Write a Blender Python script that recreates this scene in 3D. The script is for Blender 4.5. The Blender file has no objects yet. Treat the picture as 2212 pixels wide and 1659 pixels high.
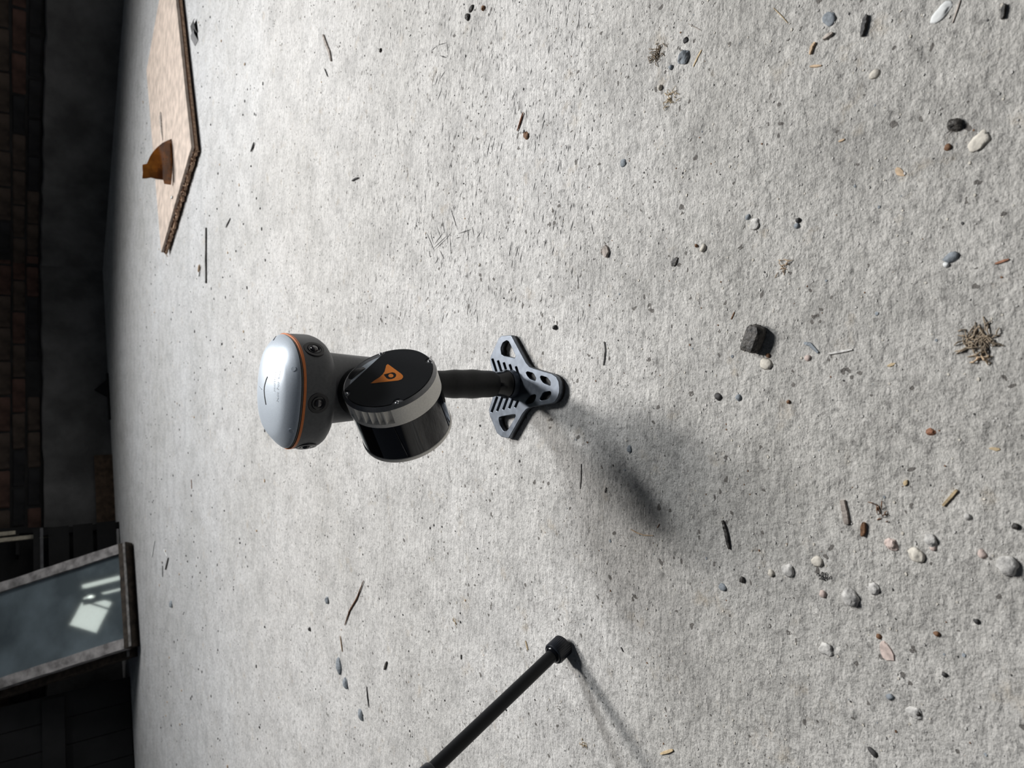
import bpy, bmesh, math, random
import numpy as np
from mathutils import Vector, Matrix

# ------------------------------------------------------------------ camera, world, lights, exposure
random.seed(7)
np.random.seed(7)
SC = bpy.context.scene
COL = SC.collection
IW, IH, FPX = 2212.0, 1659.0, 1450.0
CX, CY = IW / 2, IH / 2
CAM_H = 0.5
TH = math.atan((CX - 40.0) / FPX)
S_, C_ = math.sin(TH), math.cos(TH)

cam_d = bpy.data.cameras.new('camera')
cam = bpy.data.objects.new('camera', cam_d)
COL.objects.link(cam)
cam_d.sensor_fit = 'HORIZONTAL'
cam_d.sensor_width = 36.0
cam_d.lens = FPX / IW * 36.0
cam_d.clip_start = 0.02
cam_d.clip_end = 60
# the phone was held upright and the file is turned a quarter: image right points down, image up points right
cam.matrix_world = Matrix(((0, 1, 0, 0), (-S_, 0, -C_, 0), (-C_, 0, S_, CAM_H), (0, 0, 0, 1)))
cam_d.dof.use_dof = True
cam_d.dof.focus_distance = 0.72
cam_d.dof.aperture_fstop = 11.0
SC.camera = cam

SC.view_settings.view_transform = 'Standard'
SC.view_settings.look = 'None'
SC.view_settings.gamma = 1.0
SC.view_settings.use_curve_mapping = False
SC.view_settings.exposure = 0.07

world = bpy.data.worlds.new('world')
SC.world = world
world.use_nodes = True
wb = world.node_tree.nodes['Background']
wb.inputs['Color'].default_value = (0.62, 0.72, 0.88, 1)
wb.inputs['Strength'].default_value = 0.045


def area(name, loc, target, sx, sy, power, color, spread):
    d = bpy.data.lights.new(name, 'AREA')
    d.shape = 'RECTANGLE'
    d.size, d.size_y = sx, sy
    d.energy = power
    d.color = color
    d.spread = math.radians(spread)
    o = bpy.data.objects.new(name, d)
    COL.objects.link(o)
    o.location = loc
    o.rotation_euler = (Vector(target) - Vector(loc)).to_track_quat('-Z', 'Y').to_euler()
    return o


def light_dir(az, el, dist, base=(0, 0.66, 0.05)):
    a, e = math.radians(az), math.radians(el)
    return (base[0] + dist * math.cos(e) * math.sin(a), base[1] + dist * math.cos(e) * math.cos(a), base[2] + dist * math.sin(e))


# daylight through roof lights on the far right of the shed
area('roof_light', light_dir(19, 44, 6.8), (0.30, 0.84, 0), 0.56, 2.0, 75, (1.0, 0.985, 0.965), 78)
area('roof_light.001', light_dir(41, 44, 6.8), (0.30, 0.84, 0), 0.56, 2.0, 52, (0.965, 0.985, 1.0), 78)


# ------------------------------------------------------------------ pixel <-> place
def ray(x, y):
    a, b = (x - CX) / FPX, (CY - y) / FPX
    return Vector((b, C_ - a * S_, -S_ - a * C_))


CAMP = Vector((0, 0, CAM_H))


def gnd(x, y, z=0.0):
    d = ray(x, y)
    return CAMP + d * ((z - CAM_H) / d.z)


def on_plane(x, y, p, n):
    d = ray(x, y)
    return CAMP + d * ((p - CAMP).dot(n) / d.dot(n))


def depth(p):
    return p.y * C_ + (CAM_H - p.z) * S_


# ------------------------------------------------------------------ materials
def rgb(c):
    return (c[0], c[1], c[2], 1.0)


def mat(name, col, rough=0.5, metal=0.0, var=None, bump=None, coat=0.0, trans=0.0, ior=1.45, col2=None, rvar=0.0, spec=0.5):
    m = bpy.data.materials.new(name)
    m.use_nodes = True
    nt = m.node_tree
    bs = nt.nodes['Principled BSDF']
    bs.inputs['Base Color'].default_value = rgb(col)
    bs.inputs['Roughness'].default_value = rough
    bs.inputs['Metallic'].default_value = metal
    bs.inputs['Coat Weight'].default_value = coat
    bs.inputs['Transmission Weight'].default_value = trans
    bs.inputs['IOR'].default_value = ior
    bs.inputs['Specular IOR Level'].default_value = spec
    tc = nt.nodes.new('ShaderNodeTexCoord')
    if var:
        nz = nt.nodes.new('ShaderNodeTexNoise')
        nz.inputs['Scale'].default_value = var[0]
        nz.inputs['Detail'].default_value = 5
        nt.links.new(tc.outputs['Object'], nz.inputs['Vector'])
        cr = nt.nodes.new('ShaderNodeValToRGB')
        k = var[1]
        c2 = col2 if col2 else tuple(min(1, c * (1 + k)) for c in col)
        cr.color_ramp.elements[0].color = rgb(tuple(c * (1 - k) for c in col))
        cr.color_ramp.elements[1].color = rgb(c2)
        cr.color_ramp.elements[0].position = 0.35
        cr.color_ramp.elements[1].position = 0.68
        nt.links.new(nz.outputs['Fac'], cr.inputs['Fac'])
        nt.links.new(cr.outputs['Color'], bs.inputs['Base Color'])
        if rvar:
            mr = nt.nodes.new('ShaderNodeMapRange')
            mr.inputs['To Min'].default_value = max(0.02, rough - rvar)
            mr.inputs['To Max'].default_value = min(1, rough + rvar)
            nt.links.new(nz.outputs['Fac'], mr.inputs['Value'])
            nt.links.new(mr.outputs['Result'], bs.inputs['Roughness'])
    if bump:
        nb = nt.nodes.new('ShaderNodeTexNoise')
        nb.inputs['Scale'].default_value = bump[0]
        nb.inputs['Detail'].default_value = 4
        nt.links.new(tc.outputs['Object'], nb.inputs['Vector'])
        bp = nt.nodes.new('ShaderNodeBump')
        bp.inputs['Strength'].default_value = bump[1]
        bp.inputs['Distance'].default_value = bump[2]
        nt.links.new(nb.outputs['Fac'], bp.inputs['Height'])
        nt.links.new(bp.outputs['Normal'], bs.inputs['Normal'])
    return m


def floor_material():
    m = bpy.data.materials.new('worn_concrete')
    m.use_nodes = True
    nt = m.node_tree
    N, L = nt.nodes, nt.links
    bs = N['Principled BSDF']
    bs.inputs['Roughness'].default_value = 0.82
    bs.inputs['Specular IOR Level'].default_value = 0.3
    tc = N.new('ShaderNodeTexCoord')

    def noise(scale, detail=4, rough=0.55, stretch=None):
        n = N.new('ShaderNodeTexNoise')
        n.inputs['Scale'].default_value = scale
        n.inputs['Detail'].default_value = detail
        n.inputs['Roughness'].default_value = rough
        src = tc.outputs['Object']
        if stretch:
            mp = N.new('ShaderNodeMapping')
            mp.inputs['Scale'].default_value = stretch
            L.new(src, mp.inputs['Vector'])
            src = mp.outputs['Vector']
        L.new(src, n.inputs['Vector'])
        return n.outputs['Fac']

    def math_(op, a, b=None, clamp=False):
        n = N.new('ShaderNodeMath')
        n.operation = op
        n.use_clamp = clamp
        for i, v in enumerate((a, b)):
            if v is None:
                continue
            if isinstance(v, (int, float)):
                n.inputs[i].default_value = v
            else:
                L.new(v, n.inputs[i])
        return n.outputs[0]

    def ramp(fac, stops):
        r = N.new('ShaderNodeValToRGB')
        e = r.color_ramp.elements
        while len(e) < len(stops):
            e.new(0.5)
        for i, (p, c) in enumerate(stops):
            e[i].position = p
            e[i].color = rgb(c) if not isinstance(c, (int, float)) else (c, c, c, 1)
        L.new(fac, r.inputs['Fac'])
        return r.outputs['Color']

    def mix(kind, fac, a, b):
        n = N.new('ShaderNodeMix')
        n.data_type = 'RGBA'
        n.blend_type = kind
        if isinstance(fac, (int, float)):
            n.inputs['Factor'].default_value = fac
        else:
            L.new(fac, n.inputs['Factor'])
        L.new(a, n.inputs['A'])
        L.new(b, n.inputs['B'])
        return n.outputs['Result']

    big = noise(1.7, 5)
    mid = noise(14, 5)
    sand = noise(520, 3, 0.7)
    grain = noise(170, 6, 0.72)
    blot = noise(70, 6, 0.7)
    base = ramp(big, [(0.30, (0.50, 0.485, 0.46)), (0.55, (0.585, 0.57, 0.55)), (0.75, (0.63, 0.62, 0.605))])
    m2 = ramp(mid, [(0.30, 0.80), (0.55, 1.0), (0.8, 1.06)])
    col = mix('MULTIPLY', 1.0, base, m2)
    m5 = ramp(blot, [(0.32, 0.66), (0.48, 0.98), (0.68, 1.13)])
    col = mix('MULTIPLY', 0.85, col, m5)
    m3 = ramp(grain, [(0.30, 0.55), (0.44, 0.94), (0.7, 1.12)])
    col = mix('MULTIPLY', 0.8, col, m3)
    m4 = ramp(sand, [(0.25, 0.70), (0.5, 1.0), (0.75, 1.12)])
    col = mix('MULTIPLY', 0.7, col, m4)
    # grains of sand as cells of differing lightness
    for sc_, lo, hi in ((300, 0.88, 1.08), (800, 0.84, 1.12)):
        vc = N.new('ShaderNodeTexVoronoi')
        vc.inputs['Scale'].default_value = sc_
        L.new(tc.outputs['Object'], vc.inputs['Vector'])
        sp = N.new('ShaderNodeSeparateColor')
        L.new(vc.outputs['Color'], sp.inputs['Color'])
        col = mix('MULTIPLY', 1.0, col, ramp(sp.outputs[0], [(0.0, lo * 0.8), (0.10, lo + 0.1), (0.85, 1.02), (1.0, hi)]))
    # smooth pale middle, rough dirty foreground; light pool and dim edge put into colour
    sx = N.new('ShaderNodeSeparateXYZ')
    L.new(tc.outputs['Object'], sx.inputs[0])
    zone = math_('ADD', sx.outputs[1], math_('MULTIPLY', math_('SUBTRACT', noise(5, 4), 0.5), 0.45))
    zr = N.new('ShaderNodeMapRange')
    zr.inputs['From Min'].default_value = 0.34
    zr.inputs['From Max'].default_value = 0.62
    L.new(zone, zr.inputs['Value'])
    skim_light = zr.outputs['Result']
    col = mix('MULTIPLY', 1.0, col, ramp(skim_light, [(0.0, (0.90, 0.895, 0.875)), (1.0, (1.10, 1.10, 1.10))]))
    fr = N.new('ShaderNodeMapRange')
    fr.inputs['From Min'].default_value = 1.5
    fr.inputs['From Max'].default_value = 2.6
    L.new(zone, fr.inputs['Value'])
    col = mix('MULTIPLY', 1.0, col, ramp(fr.outputs['Result'], [(0.0, 1.0), (1.0, (0.845, 0.87, 0.905))]))  # far floor darkened and cooled: light falloff and sky tint in the colour
    # ochre dirt in patches
    dirt = noise(22, 6, 0.65)
    dmask = ramp(dirt, [(0.60, 0.0), (0.74, 0.55)])
    dcol = N.new('ShaderNodeRGB')
    dcol.outputs[0].default_value = (0.40, 0.33, 0.24, 1)
    col = mix('MIX', dmask, col, dcol.outputs[0])
    # small dark pits with irregular spacing
    wn = N.new('ShaderNodeTexNoise')
    wn.inputs['Scale'].default_value = 120
    wn.inputs['Detail'].default_value = 2
    L.new(tc.outputs['Object'], wn.inputs['Vector'])
    wv = N.new('ShaderNodeVectorMath')
    wv.operation = 'MULTIPLY_ADD'
    wv.inputs[1].default_value = (0.010, 0.010, 0.0)
    L.new(wn.outputs['Color'], wv.inputs[0])
    L.new(tc.outputs['Object'], wv.inputs[2])
    vo = N.new('ShaderNodeTexVoronoi')
    vo.inputs['Scale'].default_value = 95
    L.new(wv.outputs[0], vo.inputs['Vector'])
    pit_size = ramp(noise(31, 3), [(0.46, 0.0), (0.66, 0.26)])
    pit = math_('LESS_THAN', vo.outputs['Distance'], pit_size)
    vo2 = N.new('ShaderNodeTexVoronoi')
    vo2.inputs['Scale'].default_value = 38
    L.new(wv.outputs[0], vo2.inputs['Vector'])
    pit2 = math_('LESS_THAN', vo2.outputs['Distance'], ramp(noise(9, 3), [(0.52, 0.0), (0.72, 0.11)]))
    pits = math_('MAXIMUM', pit, pit2)
    pcol = N.new('ShaderNodeRGB')
    pcol.outputs[0].default_value = (0.12, 0.11, 0.10, 1)
    col = mix('MIX', math_('MULTIPLY', pits, 0.9), col, pcol.outputs[0])
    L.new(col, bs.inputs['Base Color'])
    # relief: fine sand, grains, lumps, pits
    lump = noise(48, 5, 0.6)
    stro = noise(60, 4, 0.6, (1.0, 2.4, 1.0))
    vg = N.new('ShaderNodeTexVoronoi')
    vg.inputs['Scale'].default_value = 420
    L.new(tc.outputs['Object'], vg.inputs['Vector'])
    rough_k = math_('ADD', math_('MULTIPLY', skim_light, -0.55), 1.0)
    h = math_('MULTIPLY', sand, 0.07)
    h = math_('SUBTRACT', h, math_('MULTIPLY', vg.outputs['Distance'], 0.07))
    h = math_('ADD', h, math_('MULTIPLY', math_('MULTIPLY', grain, rough_k), 0.42))
    h = math_('ADD', h, math_('MULTIPLY', math_('MULTIPLY', lump, rough_k), 1.0))
    h = math_('ADD', h, math_('MULTIPLY', stro, 0.55))
    h = math_('ADD', h, math_('MULTIPLY', mid, 0.9))
    h = math_('SUBTRACT', h, math_('MULTIPLY', pits, 0.5))
    bp = N.new('ShaderNodeBump')
    bp.inputs['Strength'].default_value = 0.75
    bp.inputs['Distance'].default_value = 0.006
    L.new(h, bp.inputs['Height'])
    L.new(bp.outputs['Normal'], bs.inputs['Normal'])
    return m


MT = {}
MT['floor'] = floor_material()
MT['shell'] = mat('dark_grey_plastic', (0.085, 0.088, 0.092), 0.48, 0, (300, 0.10), (900, 0.08, 0.0004))
MT['neck'] = mat('grey_plastic', (0.20, 0.202, 0.205), 0.5, 0, (300, 0.08), (900, 0.08, 0.0004))
MT['silver'] = mat('silver_painted_cover', (0.66, 0.72, 0.79), 0.36, 0.25, (900, 0.05))
MT['orange'] = mat('orange_band', (0.62, 0.17, 0.035), 0.45, 0, (200, 0.06))
MT['gasket'] = mat('dark_gasket', (0.03, 0.03, 0.03), 0.5, 0, (200, 0.05))
MT['gasket_pale'] = mat('grey_gasket', (0.30, 0.29, 0.27), 0.5, 0, (200, 0.05))
MT['engrave'] = mat('engraved_grey', (0.47, 0.50, 0.53), 0.6, 0, (200, 0.05))
MT['slot'] = mat('black_slot', (0.006, 0.007, 0.009), 0.6, 0, (200, 0.05))
MT['plug'] = mat('grey_plug', (0.46, 0.51, 0.57), 0.5, 0.1, (200, 0.05))
MT['lens_ring'] = mat('black_lens_ring', (0.018, 0.017, 0.019), 0.35, 0, (400, 0.1))
MT['lens_inner'] = mat('black_lens_well', (0.010, 0.010, 0.012), 0.15, 0, (400, 0.1))
MT['lens_glass'] = mat('lens_glass', (0.035, 0.03, 0.032), 0.03, 0, (60, 0.3), coat=1.0)
MT['face'] = mat('black_face_plate', (0.008, 0.009, 0.011), 0.42, 0, (300, 0.1), spec=0.35)
MT['logo'] = mat('orange_print', (0.74, 0.22, 0.03), 0.45, 0, (60, 0.12))
MT['rim'] = mat('dark_satin_rim', (0.22, 0.22, 0.225), 0.36, 0.4, (300, 0.08))
MT['face_metal'] = mat('brushed_face_metal', (0.55, 0.60, 0.65), 0.34, 0.15, (300, 0.08))
MT['beige'] = mat('bead_blasted_metal', (0.84, 0.81, 0.75), 0.42, 0.15, (700, 0.06), (1500, 0.06, 0.0003))
MT['lidar_glass'] = mat('black_sensor_window', (0.004, 0.004, 0.006), 0.06, 0, (40, 0.3), coat=0.6)
MT['steel'] = mat('screw_steel', (0.62, 0.62, 0.63), 0.22, 1.0, (300, 0.1))
MT['boss'] = mat('black_bracket_plastic', (0.022, 0.022, 0.023), 0.45, 0, (200, 0.1))
MT['grip'] = mat('black_rubber_grip', (0.012, 0.012, 0.012), 0.55, 0, (300, 0.15), (1200, 0.15, 0.0004), spec=0.35)
MT['collar'] = mat('gloss_black_collar', (0.004, 0.0045, 0.006), 0.16, 0.0, (100, 0.1), spec=0.4)
MT['plate'] = mat('anodised_plate', (0.135, 0.150, 0.174), 0.42, 0.85, (120, 0.12), (1500, 0.05, 0.0002), rvar=0.06)
MT['rubber'] = mat('black_rubber_sole', (0.014, 0.013, 0.013), 0.7, 0, (300, 0.1))
MT['pole'] = mat('black_pole_paint', (0.006, 0.0065, 0.008), 0.48, 0, (300, 0.1), spec=0.3)
MT['knob'] = mat('black_knob_plastic', (0.012, 0.014, 0.019), 0.34, 0, (300, 0.1))


# ------------------------------------------------------------------ object helpers
def mesh(name, verts, faces, smooth=None):
    me = bpy.data.meshes.new(name)
    me.from_pydata([tuple(v) for v in verts], [], faces)
    me.update()
    bm = bmesh.new()
    bm.from_mesh(me)
    bmesh.ops.recalc_face_normals(bm, faces=bm.faces)
    bm.to_mesh(me)
    bm.free()
    if smooth is not None:
        me.polygons.foreach_set('use_smooth', [True] * len(me.polygons))
        me.set_sharp_from_angle(angle=math.radians(smooth))
    return me


def root_loc(o):
    while o.parent:
        o = o.parent
    return o.location.copy()


def add(name, me, material, parent=None, label=None, cat=None, group=None, kind=None):
    o = bpy.data.objects.new(name, me)
    COL.objects.link(o)
    if material is not None:
        ms = material if isinstance(material, (list, tuple)) else [material]
        if len(me.materials) == 0:
            for m in ms:
                me.materials.append(m)
    if parent is not None:
        o.parent = parent
    tag(o, label, cat, group, kind)
    return o


def tag(o, label=None, cat=None, group=None, kind=None):
    if label:
        o['label'] = label
    if cat:
        o['category'] = cat
    if group:
        o['group'] = group
    if kind:
        o['kind'] = kind
    return o


def empty(name, loc, label=None, cat=None, group=None, rotz=0.0):
    o = bpy.data.objects.new(name, None)
    COL.objects.link(o)
    o.location = loc
    o.rotation_euler = (0, 0, rotz)
    o.empty_display_size = 0.02
    return tag(o, label, cat, group)


def rel(verts, root):
    """world verts into the root's (unrotated) frame"""
    l = root.location
    return [Vector(v) - l for v in verts]


def box(x0, x1, y0, y1, z0, z1):
    v = [(x0, y0, z0), (x1, y0, z0), (x1, y1, z0), (x0, y1, z0), (x0, y0, z1), (x1, y0, z1), (x1, y1, z1), (x0, y1, z1)]
    f = [(0, 3, 2, 1), (4, 5, 6, 7), (0, 1, 5, 4), (1, 2, 6, 5), (2, 3, 7, 6), (3, 0, 4, 7)]
    return v, f


def frame_from(n, up=Vector((0, 0, 1))):
    n = Vector(n).normalized()
    a = up - n * up.dot(n)
    if a.length < 1e-4:
        a = Vector((1, 0, 0)) - n * n.x
    a.normalize()
    b = n.cross(a)
    return a, b, n


def lathe(profile, n=48, origin=(0, 0, 0), axis=(0, 0, 1), knurl=None):
    """profile [(r, t)] turned round the axis; r == 0 closes the end"""
    a, b, c = frame_from(axis)
    o = Vector(origin)
    verts, faces, rings = [], [], []
    for r, t in profile:
        if r <= 1e-9:
            rings.append([len(verts)])
            verts.append(o + c * t)
        else:
            idx = []
            for i in range(n):
                w = 2 * math.pi * i / n
                rr = r
                if knurl and knurl[0] <= t <= knurl[1]:
                    rr = r * (1 + knurl[2] * (1 if i % 2 else -1))
                idx.append(len(verts))
                verts.append(o + a * (rr * math.cos(w)) + b * (rr * math.sin(w)) + c * t)
            rings.append(idx)
    for p, q in zip(rings[:-1], rings[1:]):
        if len(p) == 1 and len(q) == 1:
            continue
        for i in range(n):
            j = (i + 1) % n
            if len(p) == 1:
                faces.append((p[0], q[i], q[j]))
            elif len(q) == 1:
                faces.append((p[i], p[j], q[0]))
            else:
                faces.append((p[i], p[j], q[j], q[i]))
    return verts, faces


def loft(sections, cap=True):
    verts, faces = [], []
    n = len(sections[0])
    for s in sections:
        verts += s
    for k in range(len(sections) - 1):
        for i in range(n):
            j = (i + 1) % n
            faces.append((k * n + i, k * n + j, (k + 1) * n + j, (k + 1) * n + i))
    if cap:
        faces.append(tuple(range(n)))
        faces.append(tuple((len(sections) - 1) * n + i for i in range(n)))
    return verts, faces


def tube(points, radii, n=10):
    pts = [Vector(p) for p in points]
    secs = []
    ref = Vector((0, 0, 1))
    for i, p in enumerate(pts):
        t = (pts[min(i + 1, len(pts) - 1)] - pts[max(i - 1, 0)]).normalized()
        r = ref if abs(t.dot(ref)) < 0.9 else Vector((1, 0, 0))
        a = (r - t * r.dot(t)).normalized()
        b = t.cross(a)
        rr = radii[i] if isinstance(radii, (list, tuple)) else radii
        secs.append([p + a * (rr * math.cos(2 * math.pi * k / n)) + b * (rr * math.sin(2 * math.pi * k / n)) for k in range(n)])
    return loft(secs)


def superellipse(a, b, p, n, rot=0.0, cx=0.0, cy=0.0, z=0.0):
    out = []
    for i in range(n):
        w = 2 * math.pi * i / n
        c, s = math.cos(w), math.sin(w)
        x = a * math.copysign(abs(c) ** (2 / p), c)
        y = b * math.copysign(abs(s) ** (2 / p), s)
        out.append(Vector((cx + x * math.cos(rot) - y * math.sin(rot), cy + x * math.sin(rot) + y * math.cos(rot), z)))
    return out


def flat_shape(name, outline, holes=(), extrude=0.001, bevel=0.0):
    """a 2D outline with holes, filled and extruded, as a mesh in its own XY plane"""
    cu = bpy.data.curves.new(name, 'CURVE')
    cu.dimensions = '2D'
    cu.fill_mode = 'BOTH'
    cu.extrude = extrude
    cu.bevel_depth = bevel
    cu.bevel_resolution = 1
    for pts in [outline] + list(holes):
        sp = cu.splines.new('POLY')
        sp.points.add(len(pts) - 1)
        for q, p in zip(sp.points, pts):
            q.co = (p[0], p[1], 0, 1)
        sp.use_cyclic_u = True
    tmp = bpy.data.objects.new(name + '_tmp', cu)
    COL.objects.link(tmp)
    bpy.context.view_layer.update()
    dg = bpy.context.evaluated_depsgraph_get()
    me = bpy.data.meshes.new_from_object(tmp.evaluated_get(dg))
    bpy.data.objects.remove(tmp)
    bpy.data.curves.remove(cu)
    me.name = name
    return me


def smooth_poly(pts, it=1, k=0.16):
    """corner cutting"""
    for _ in range(it):
        out = []
        for i in range(len(pts)):
            p, q = Vector(pts[i]), Vector(pts[(i + 1) % len(pts)])
            out += [p * (1 - k) + q * k, p * k + q * (1 - k)]
        pts = out
    return pts


# ------------------------------------------------------------------ the setting: floor and walls
v, f = box(-6, 6, -1.5, 8, -0.12, 0.0)
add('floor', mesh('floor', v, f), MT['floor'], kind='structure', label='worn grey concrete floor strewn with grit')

MT['mortar'] = mat('dark_mortar', (0.035, 0.034, 0.034), 0.95, 0, (6, 0.4), (60, 0.5, 0.01))  # wall colours all kept dark
MT['plinth'] = mat('dark_concrete_plinth', (0.15, 0.146, 0.143), 0.92, 0, (5, 0.35), (35, 0.5, 0.01))
MT['brick_a'] = mat('dark_red_brick', (0.105, 0.058, 0.045), 0.95, 0, (9, 0.45), (80, 0.5, 0.006))
MT['brick_b'] = mat('dark_brown_brick', (0.085, 0.063, 0.050), 0.95, 0, (9, 0.45), (80, 0.5, 0.006))
MT['brick_c'] = mat('black_brick', (0.028, 0.027, 0.029), 0.95, 0, (9, 0.4), (80, 0.5, 0.006))

KX = Vector((0.85, 5.85, 0))


def brick_mesh(name, lx, ly, lz, seed):
    rnd = random.Random(seed)
    bm = bmesh.new()
    bmesh.ops.create_cube(bm, size=1)
    for w in bm.verts:
        w.co = Vector((w.co.x * lx, w.co.y * ly, w.co.z * lz))
    bmesh.ops.bevel(bm, geom=list(bm.edges), offset=0.006, segments=1, affect='EDGES')
    for w in bm.verts:
        w.co += Vector((rnd.uniform(-1, 1), rnd.uniform(-1, 1), rnd.uniform(-1, 1))) * 0.0025
    me = bpy.data.meshes.new(name)
    bm.to_mesh(me)
    bm.free()
    return me


BR = []
for i, k in enumerate(('brick_a', 'brick_b', 'brick_c', 'brick_b', 'brick_a')):
    b_ = brick_mesh('brick', 0.235, 0.10, 0.064, i)
    b_.materials.append(MT[k])
    BR.append(b_)


def wall(name, origin, xdir, length, label, seed):
    rnd = random.Random(seed)
    xd = Vector(xdir).normalized()
    yd = Vector((0, 0, 1)).cross(xd)
    mw = Matrix(((xd.x, yd.x, 0, origin[0]), (xd.y, yd.y, 0, origin[1]), (0, 0, 1, 0), (0, 0, 0, 1)))
    v, f = box(-0.3, length + 0.3, -0.35, 0, 0, 2.8)
    w = add(name, mesh(name, v, f), MT['mortar'], kind='structure', label=label)
    w.matrix_world = mw
    # plinth with a slightly uneven face
    nx = 60
    top, verts, faces = 0.375, [], []
    for i in range(nx + 1):
        x = -0.2 + (length + 0.4) * i / nx
        d = 0.055 + rnd.uniform(-0.004, 0.004)
        t = top + rnd.uniform(-0.006, 0.004)
        verts += [(x, -0.05, 0), (x, d + 0.012, 0), (x, d, t * 0.55), (x, d - 0.004, t - 0.008), (x, d - 0.014, t), (x, -0.05, t)]
    for i in range(nx):
        for k in range(5):
            a = i * 6 + k
            faces.append((a, a + 6, a + 7, a + 1))
    add('plinth', mesh('plinth', verts, faces, 40), MT['plinth'], w)
    z, row = top + 0.046, 0
    while row < 8:
        x = (0.12 if row % 2 else 0.0) - 0.1
        while x < length + 0.1:
            if rnd.random() > 0.03:
                me = BR[rnd.randrange(5)]
                b = bpy.data.objects.new('brick', me)
                COL.objects.link(b)
                b.parent = w
                b.location = (x, -0.05 + 0.012 + rnd.uniform(-0.004, 0.006), z)
                b.rotation_euler = (rnd.uniform(-.01, .01), 0, rnd.uniform(-.015, .015))
            x += 0.25
        z += 0.0775
        row += 1
    return w


dirL = Vector((-2.19 - 0.85, 4.45 - 5.85, 0)).normalized()
dirR = Vector((2.29 - 0.85, 4.60 - 5.85, 0)).normalized()
wall('wall_back', KX, dirL, 5.2, 'dark brick back wall above a concrete plinth', 3)
wall('wall_right', KX + dirR * 3.6, -dirR, 3.6, 'dark brick wall on the right above a concrete plinth', 5)

# ------------------------------------------------------------------ the hand-held scanner
R0 = Vector((0.0, 0.668, 0.0))
scanner = empty('handheld_scanner', R0, 'handheld grey laser scanner with silver top, standing on a slotted black base plate', 'scanner')


def part(name, vf, material, parent=scanner, smooth=35, label=None):
    v, f = vf
    o = add(name, mesh(name, rel(v, scanner), f, smooth), material, parent)
    if label:
        o['label'] = label
    return o


# base plate: outline and openings read off the plate's own top plane
PZ = 0.0095


def Z2(x, y, z=PZ):
    p = gnd(920 + x / 5.53, 680 + y / 5.53, z)
    return (p.x - R0.x, p.y - R0.y)


outline = [(905, 255), (1015, 250), (1060, 332), (1190, 575), (1232, 626), (1290, 650), (1500, 712), (1552, 745), (1582, 800), (1592, 870),
           (1588, 930), (1570, 990), (1538, 1035), (1500, 1055), (1310, 1085), (1245, 1098), (1195, 1125), (1150, 1180), (1040, 1375), (985, 1470),
           (905, 1455), (850, 1410), (765, 1205), (755, 1130), (792, 1010), (822, 850), (800, 690), (768, 545), (778, 490), (870, 285)]
holes = [
    smooth_poly([Vector(p) for p in [(888, 400), (915, 330), (965, 300), (995, 318), (1092, 528), (900, 490)]], 1),
    smooth_poly([Vector(p) for p in [(866, 1250), (872, 1216), (1068, 1180), (1076, 1216), (970, 1394), (925, 1396), (880, 1320)]], 1),
    smooth_poly([Vector(p) for p in [(1190, 690), (1212, 672), (1285, 694), (1320, 756), (1308, 798), (1240, 772), (1205, 730)]], 1),
    smooth_poly([Vector(p) for p in [(1360, 742), (1375, 722), (1450, 744), (1492, 800), (1490, 856), (1402, 822), (1372, 780)]], 1),
    smooth_poly([Vector(p) for p in [(1238, 962), (1300, 944), (1320, 962), (1312, 1004), (1280, 1056), (1190, 1074), (1180, 1040)]], 1),
    smooth_poly([Vector(p) for p in [(1398, 922), (1482, 906), (1500, 928), (1490, 974), (1452, 1018), (1368, 1032), (1354, 1005)]], 1)]
for (a, b) in [((795, 530), (858, 730)), ((862, 552), (920, 740)), ((931, 575), (985, 750)), ((1002, 598), (1050, 740)), ((1076, 622), (1132, 800)),
               ((785, 1160), (850, 985)), ((852, 1146), (912, 985)), ((925, 1130), (975, 995)), ((996, 1114), (1036, 1010)), ((1066, 1104), (1098, 1030))]:
    a, b = Vector(a), Vector(b)
    d = (b - a).normalized()
    p = Vector((-d.y, d.x)) * 16
    holes.append([a + p, a + p * 0.7 - d * 9, a - p * 0.7 - d * 9, a - p, b - p, b - p * 0.7 + d * 9, b + p * 0.7 + d * 9, b + p])
to = [Z2(p[0], p[1]) for p in outline]
th = [[Z2(p[0], p[1]) for p in h] for h in holes]
pm = flat_shape('base_plate', to, th, 0.0022, 0.0006)
for w in pm.vertices:
    w.co.z += PZ - 0.0028
bp_o = add('base_plate', pm, MT['plate'], scanner, label='grey anodised base plate with slots and cut-outs')
sole_out = []
cxm = sum(p[0] for p in to) / len(to)
cym = sum(p[1] for p in to) / len(to)
for p in to:
    sole_out.append((cxm + (p[0] - cxm) * 1.0, cym + (p[1] - cym) * 1.0))
sm = flat_shape('sole', sole_out, th[:2], 0.0018, 0.0)
for w in sm.vertices:
    w.co.z += 0.0022
add('sole', sm, MT['rubber'], bp_o)

GY = 0.668   # grip axis
part('hub', lathe([(0.0, 0.0085), (0.0180, 0.0085), (0.0176, 0.0105), (0.0170, 0.0135), (0.0166, 0.0175), (0.0, 0.0175)], 40, (0, GY, 0)), MT['plate'])
part('grip_collar', lathe([(0.0, 0.0165), (0.0172, 0.0165), (0.0180, 0.0180), (0.0178, 0.0200), (0.0152, 0.0240), (0.0148, 0.0380), (0.0, 0.0380)], 48, (0, GY, 0)),
     MT['collar'])
gp = []
for i in range(25):
    t = i / 24
    z = 0.034 + t * 0.100
    r = 0.0148 + 0.0022 * math.sin(math.pi * min(1, t * 1.15) ** 0.8) + 0.00035 * math.sin(t * 24)
    gp.append((r, z))
part('grip', lathe([(0.0, 0.034)] + [(0.0138, 0.034)] + gp[1:] + [(0.0, 0.134)], 48, (0, GY, 0)), MT['grip'])

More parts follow.
